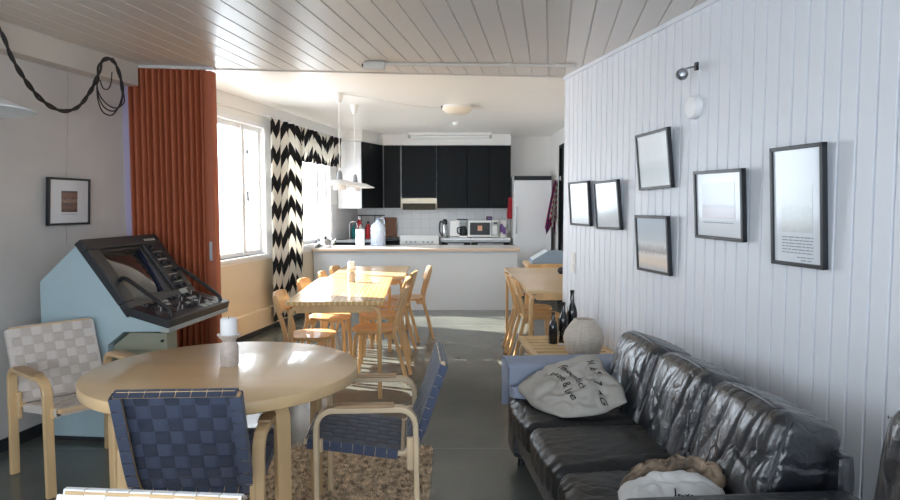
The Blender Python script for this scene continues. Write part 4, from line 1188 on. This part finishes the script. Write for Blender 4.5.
m = MB(); pts = [(-1.52,10.2,.9), (-1.52,10.2,1.1)] + [(-1.52+.06-.06*math.cos(a), 10.2, 1.1+.06*math.sin(a)) for a in [PI*i/8 for i in range(1, 9)]] + [(-1.40,10.2,1.06)]
m.tube(pts, .011, 10); m.build('tap', M_steel, t, smooth=True)
# stove
t = thing('stove', 'white electric stove with a row of knobs under the cooker hood', 'stove', (-.47, 10.7, 0))
m = MB(); m.box(-.30, .30, -.31, .28, .06, .90); m.build('body', M_whiteplastic, t, bevel=.006)
m = MB(); m.box(-.30, .30, -.345, -.30, .80, .945); pn = m.build('control_panel', M_whiteplastic, t, bevel=.008)
for x in (-.2, -.13, -.06, .06, .13, .2):
    k = MB(); k.tube([(x,-.345,.845), (x,-.37,.845)], .016, 14); k.build('knob', M_cgrey, pn, smooth=True)
m = MB(); m.box(-.28, .28, -.335, -.312, .2, .76); dd = m.build('oven_door', M_whiteplastic, t, bevel=.005)
k = MB(); k.box(-.19, .19, -.338, -.334, .34, .6); k.build('window', M_blackplastic, dd)
k = MB(); k.tube([(-.22,-.335,.72), (-.22,-.365,.72), (.22,-.365,.72), (.22,-.335,.72)], .008, 8); k.build('handle', M_steel, dd, smooth=True)
for x, y in ((-.15,-.14), (.15,-.14), (-.15,.13), (.15,.13)):
    m = MB(); m.lathe([(.085,.90), (.085,.908), (.078,.91), (0,.91)], 28, (x, y, 0)); m.build('hotplate', M_blackplastic, t, smooth=True)
m = MB(); m.box(-.28, .28, -.28, .26, 0, .06); m.build('plinth', M_dark, t)
# hood
t = thing('cooker_hood', 'cream cooker hood with a smoked glass front over the stove', 'cooker hood', (-.49, 10.8, 1.335))
m = MB(); m.prism([(-.16,.085), (-.16,.18), (.18,.18), (.18,0), (-.10,0)], 'x', -.28, .285); m.build('body', M_hood, t, bevel=.004)
m = MB(); m.prism([(-.168,.0), (-.168,.1), (-.158,.1), (-.158,.0)], 'x', -.255, .26); m.build('visor', M_hoodglass, t)
# wall cabinets
def wall_cabinet(label, x0, x1, z0, z1, nd=1, bm_=M_white):
    t = thing('wall_cabinet', label, 'cabinet', ((x0+x1)/2, 10.8, z0), 0, 'black wall cabinets'); w = x1-x0; h = z1-z0
    m = MB(); m.box(-w/2, w/2, -.128, .18, 0, h); m.build('body', bm_, t)
    for i in range(nd):
        a, b = -w/2+w*i/nd+.006, -w/2+w*(i+1)/nd-.003
        m = MB(); m.box(a, b, -.15, -.13, .003, h-.003); m.build('door', M_black, t, bevel=.002)
    return t
wall_cabinet('narrow black wall cabinet between corner unit and cooker hood', -1.045, -.778, 1.36, 2.34)
wall_cabinet('short black wall cabinet directly above the cooker hood', -.768, -.212, 1.52, 2.34)
wall_cabinet('black wall cabinet right of the cooker hood, above the coffee maker', -.20, .268, 1.36, 2.34, 1, M_black)
wall_cabinet('double-door black wall cabinet beside the fridge, above the microwave', .272, .955, 1.36, 2.34, 2, M_black)
t = thing('corner_wall_cabinet', 'corner wall cabinet with white side and black angled door by the window', 'cabinet', (0,0,1.36))
m = MB(); m.prism([(ww(10.0)+.02,10.0), (-1.31,10.0), (-1.06,10.66), (-1.06,10.98), (ww(10.98)+.02,10.98)], 'z', 0, .98); m.build('body', M_white, t)
dv = Vector((.25,.66,0)).normalized(); nv = Vector((.66,-.25,0)).normalized(); p0 = Vector((-1.31,10.0,0)); l_ = Vector((.25,.66,0)).length
m = MB(); m.M = Matrix(((dv.x, nv.x, 0, p0.x), (dv.y, nv.y, 0, p0.y), (0,0,1,0), (0,0,0,1))); m.box(.004, l_-.03, .002, .02, .003, .977); m.build('door', M_black, t, bevel=.002)
# fridge
t = thing('refrigerator', 'tall white fridge with a black top band at the right of kitchen', 'fridge', (1.26, 10.65, 0))
m = MB(); m.box(-.285, .285, -.31, .33, .05, 1.85); m.build('body', M_whiteplastic, t, bevel=.006)
m = MB(); m.box(-.285, .285, -.35, -.312, .06, 1.785); dd = m.build('door', M_white, t, bevel=.006)
k = MB(); k.tube([(-.25,-.35,1.38), (-.25,-.385,1.38), (-.25,-.385,.98), (-.25,-.35,.98)], .010, 10); k.build('handle', M_chrome, dd, smooth=True)
m = MB(); m.box(-.285, .285, -.352, -.312, 1.79, 1.85); m.build('top_band', M_blackplastic, t, bevel=.003)
m = MB(); m.box(-.27, .27, -.29, .31, 0, .05); m.build('plinth', M_dark, t)

# towels on the kitchen right wall
def towel(label, y, z, lx, ly, drop, mat_, seed, x=1.60):
    def f(u, v):
        k = .12+.88*v**.8
        xx = x-.012-lx*k*(.5+.5*math.cos(u*PI)) - .008*math.sin(u*17+seed)*v
        yy = y+(u-.5)*ly*k+.018*math.sin(u*21+seed)*v
        zz = z-drop*(v)*(1-.10*math.sin(u*9+seed)*v)
        return (xx, yy, zz)
    m = MB(); m.grid(f, 40, 24, lambda u, v: (u*.7, v)); m.grid(lambda u, v: tuple(Vector(f(u, v))+Vector((.004,.004,0))), 40, 24, lambda u, v: (u*.7, v), flip=True)
    o = m.build('towel', mat_, None, smooth='all'); tag(o, label, 'towel', 'towels hung beside the fridge')
towel('red and white checked towel hanging beside the fridge', 9.97, 1.77, .13, .22, .62, M_towel, 1.0)
towel('dark purple and red checked towel hanging behind the red-white one', 10.12, 1.78, .17, .12, .74, M_towel2, 2.6)
m = MB(); m.tube([(1.62,10.05,1.8), (1.57,10.05,1.8), (1.56,10.05,1.82)], .007, 8); m.box(1.605, 1.62, 9.9, 10.2, 1.77, 1.83); o = m.build('towel_rail', M_white, None); tag(o, 'white hook strip holding the towels beside fridge', 'hook strip')

# counter-top things
def put(o, label, cat, loc, rz=0, group=None):
    o.location = loc; o.rotation_euler = (0,0,rz); return tag(o, label, cat, group)
t = thing('kettle', 'steel kettle standing on the bar by the window', 'kettle', (-1.70, 9.18, .83), R(20))
m = MB(); m.lathe([(0,0), (.085,0), (.095,.02), (.09,.07), (.065,.105), (.05,.115), (0,.12)], 36); m.build('body', M_steel, t, smooth=True)
m = MB(); m.lathe([(0,.118), (.012,.12), (.02,.14), (.012,.155), (0,.158)], 20); m.build('lid_knob', M_blackplastic, t, smooth=True)
m = MB(); m.tube([(.085,0,.05), (.12,0,.085), (.145,0,.12)], [.018,.013,.009], 12); m.build('spout', M_steel, t, smooth=True)
m = MB(); m.tube(smooth_path([(-.07,0,.1), (-.11,0,.11), (-.125,0,.07), (-.1,0,.03)], 6), .009, 10); m.build('handle', M_blackplastic, t, smooth=True)
m = MB(); m.lathe([(0,0), (.07,0), (.1,.012), (.105,.016), (.1,.018), (.06,.006), (0,.006)], 36); put(m.build('plate', M_whiteplastic, None, smooth=True), 'white plate on the bar left of the kettle', 'plate', (-1.74, 9.46, .83))
m = MB(); m.lathe([(.022,0), (.06,0), (.062,.004), (.062,.236), (.06,.24), (.02,.24), (.02,.0)], 36); put(m.build('paper_roll', M_candle, None, smooth=True), 'white kitchen paper roll standing on the bar', 'paper roll', (-1.265, 9.50, .83))
t = thing('water_jug', 'large clear blue-tinted water jug on the bar', 'water jug', (-1.03, 9.66, .83))
m = MB()
pr = [(0,0), (.1,0), (.108,.012)]
for i in range(7): pr += [(.108,.02+.03*i), (.103,.03+.03*i), (.108,.042+.03*i)]
pr += [(.108,.25), (.095,.29), (.05,.33), (.028,.345), (.026,.375), (0,.375)]
m.lathe(pr, 40); m.build('body', M_jug, t, smooth=True)
m = MB(); m.lathe([(.03,.355), (.03,.385), (0,.387)], 20); m.build('cap', M_blanket, t, smooth=True)
m = MB(); m.tube(smooth_path([(.02,0,.36), (.05,0,.395), (.085,0,.37), (.095,0,.30)], 6), .008, 8); m.build('handle', M_jug, t, smooth=True)
def squeeze(label, m_, x, y, h, r, capm, name='bottle'):
    t = thing(name, label, 'bottle', (x, y, .90))
    m = MB(); m.lathe([(0,0), (r,0), (r*1.05,.01), (r*1.05,h*.6), (r*.8,h*.72), (r*.4,h*.8), (r*.38,h*.85), (0,h*.85)], 24); m.build('body', m_, t, smooth=True)
    m = MB(); m.lathe([(r*.45,h*.83), (r*.4,h), (0,h)], 18); m.build('cap', capm, t, smooth=True)
squeeze('red bottle with a white cap in the window corner', M_red, -1.40, 10.42, .34, .045, M_whiteplastic)
squeeze('second red bottle, closer to water jug, with dark cap', M_red, -1.27, 10.5, .26, .045, M_blackplastic)
squeeze('small teal washing-up bottle beside the sink', M_teal, -1.49, 10.42, .2, .035, M_teal)
squeeze('white bottle before the red bottles by the sink', M_whiteplastic, -1.375, 10.385, .26, .03, M_red)
t = thing('utensil_rail', 'dark rail with hanging utensils on the tiles by the window', 'utensil rail', (-1.28, 10.97, 1.24))
m = MB(); m.tube([(-.22,0,0), (.22,0,0)], .008, 8); m.build('rail', M_blackplastic, t)
for x, mm in ((-.16, M_blackplastic), (-.05, M_brass), (.06, M_blackplastic), (.15, M_brass)):
    m = MB(); m.tube([(x,-.012,.0), (x,-.012,-.13)], .006, 8); m.lathe([(0,-.12), (.02,-.14), (.024,-.17), (.014,-.2), (0,-.205)], 16, (x,-.012,0)); m.build('utensil', mm, t, smooth=True)
m = MB(); m.box(-.105, .105, -.01, .01, 0, .31); put(m.build('cutting_board', M_brownboard, None, bevel=.006), 'brown board leaning on the tiles behind the water jug', 'cutting board', (-.97, 10.945, .90)).rotation_euler = (R(-4), 0, 0)
t = thing('thermos', 'steel and black thermos flask left of the coffee maker', 'thermos', (-.08, 10.62, .90))
m = MB(); m.lathe([(0,0), (.052,0), (.055,.01), (.05,.16), (.035,.21), (0,.215)], 28); m.build('body', M_steel, t, smooth=True)
m = MB(); m.lathe([(.036,.2), (.04,.25), (.025,.285), (0,.29)], 24); m.build('lid', M_blackplastic, t, smooth=True)
m = MB(); m.tube(smooth_path([(-.03,-.01,.24), (-.075,-.01,.24), (-.08,-.01,.1), (-.05,-.01,.03)], 6), .012, 8); m.build('handle', M_blackplastic, t, smooth=True)
t = thing('coffee_maker', 'white coffee maker with a black carafe beside the microwave', 'coffee maker', (.13, 10.66, .90))
m = MB(); m.box(-.13, .02, -.1, .12, 0, .27); m.build('tank', M_whiteplastic, t, bevel=.008)
m = MB(); m.box(-.13, .14, -.1, .12, 0, .03); m.build('base', M_whiteplastic, t, bevel=.006)
m = MB(); m.box(.0, .14, -.09, .12, .22, .275); m.build('filter_holder', M_cgrey, t, bevel=.006)
m = MB(); m.box(-.02, .145, -.1, .12, .275, .29); m.build('lid', M_blackplastic, t, bevel=.003)
m = MB(); m.lathe([(0,.032), (.06,.032), (.07,.06), (.06,.13), (.045,.16), (.045,.175), (0,.18)], 28, (.08,-.04,0)); cf = m.build('carafe', M_blackplastic, t, smooth=True)
k = MB(); k.tube(smooth_path([(.04,-.08,.16), (-.01,-.13,.15), (-.01,-.13,.08), (.03,-.1,.06)], 6), .01, 8); k.build('handle', M_blackplastic, cf, smooth=True)
t = thing('microwave', 'white microwave oven with a small orange note on its door', 'microwave', (.52, 10.68, .90))
m = MB(); m.box(-.24, .24, -.17, .2, .012, .27); m.build('body', M_whiteplastic, t, bevel=.006)
m = MB(); m.box(-.225, .115, -.185, -.168, .03, .252); dd = m.build('door', M_whiteplastic, t, bevel=.004)
k = MB(); k.box(-.21, .10, -.189, -.184, .045, .237); k.build('window', M_blackplastic, dd)
k = MB(); k.box(-.09, -.02, -.1915, -.1885, .11, .19); k.build('sticker', M_paper, dd)
m = MB(); m.box(.12, .235, -.182, -.168, .03, .252); pn = m.build('control_panel', M_cgrey, t, bevel=.003)
k = MB(); k.box(.16, .215, -.186, -.181, .215, .24); k.build('display', M_blackplastic, pn)
k = MB(); k.box(.14, .215, -.188, -.181, .05, .19); k.build('keypad', M_whiteplastic, pn, bevel=.003)
for x, y in ((-.2,-.13), (.2,-.13), (-.2,.16), (.2,.16)): m = MB(); m.lathe([(.014,0), (.014,.012)], 12, (x, y, 0)); m.build('foot', M_blackplastic, t)
t = thing('tea_box', 'small dark box lying on the microwave', 'box', (.62, 10.7, 1.17))
m = MB(); m.box(-.045, .045, -.04, .04, 0, .06); m.build('carton', M_dark, t, bevel=.002)
m = MB(); m.box(-.03, .03, -.0415, -.039, .01, .045); m.build('sticker', M_purple, t)
t = thing('pitcher', 'white pitcher with purple print at the fridge end of worktop', 'pitcher', (.83, 10.62, .90))
m = MB(); m.lathe([(0,0), (.06,0), (.065,.01), (.055,.12), (.06,.25), (.066,.27), (.06,.27), (.05,.12), (.05,.02), (0,.015)], 32); m.build('body', M_whiteplastic, t, smooth=True)
m = MB()
for k in range(5): m.lathe([(.0625,.05+.035*k), (.0625,.065+.035*k)], 6, (0,0,0)) if False else None
def band(u, v): 
    a = R(-140+100*u); zz = .06+.13*v; r_ = .0655-.006*math.sin(min(1, zz/.27)*PI)
    return (r_*math.cos(a), r_*math.sin(a)+0, zz+.03*math.sin(u*6))
m.grid(band, 16, 3); m.grid(lambda u, v: tuple(Vector(band(u, v))*.985), 16, 3, flip=True); m.build('print', M_purple, t)
m = MB(); m.tube(smooth_path([(.055,0,.23), (.1,0,.22), (.1,0,.12), (.055,0,.08)], 6), .009, 8); m.build('handle', M_whiteplastic, t, smooth=True)
m = MB(); m.rbox(0, 0, 0, .085, .05, .34, .02, (8,4,12), lambda q, p: p+Vector((.01*math.sin(p.z*14), 0, 0))); put(m.build('oven_mitt', M_mitt, None, smooth=True), 'red oven mitt hung at the end of black wall cabinets', 'oven mitt', (.945, 10.625, 1.36))

# ------------------------------------------------------------------ light
w = bpy.data.worlds.new('sky'); SC.world = w; w.use_nodes = True
bg = w.node_tree.nodes['Background']; bg.inputs['Color'].default_value = (.80, .90, 1.0, 1); bg.inputs['Strength'].default_value = WORLD
sun = bpy.data.lights.new('sun', 'SUN'); so = bpy.data.objects.new('sun', sun); COL.objects.link(so)
sun.energy = SUN; sun.angle = R(.6); sun.color = (1, .94, .84)
so.rotation_euler = Vector((1, -.42, -.73)).to_track_quat('-Z', 'Y').to_euler()
def portal(c, n, w_, h_):
    l = bpy.data.lights.new('window_portal', 'AREA'); l.shape = 'RECTANGLE'; l.size = w_; l.size_y = h_; l.cycles.is_portal = True
    o = bpy.data.objects.new('window_portal', l); COL.objects.link(o); o.location = c
    z = -Vector(n); x = Vector((0,0,1)).cross(z).normalized(); y = z.cross(x)
    o.matrix_world = Matrix(((x.x,y.x,z.x,c[0]), (x.y,y.y,z.y,c[1]), (x.z,y.z,z.z,c[2]), (0,0,0,1)))
portal(tuple(WP(6.685, .19, 1.565)), -nW, 1.87*sw, 1.4)
portal(tuple(WP(8.835, .19, 1.58)), -nW, 1.77*sw, 1.37)
nL = Vector((1,-.18,0)).normalized()
portal((wl(.3)-.13, .3, 1.55), nL, 1.8*sl, 1.2)
portal((wr(-3.2)+.1-2.9, -3.33, 1.45), Vector((0,1,0)), 4.0, 1.5)
SC.view_settings.view_transform = 'Standard'; SC.view_settings.look = 'None'; SC.view_settings.gamma = 1; SC.view_settings.use_curve_mapping = False
SC.view_settings.exposure = EXPO
SC.cycles.max_bounces = 12; SC.cycles.diffuse_bounces = 6; SC.cycles.sample_clamp_indirect = 8; SC.cycles.use_denoising = True
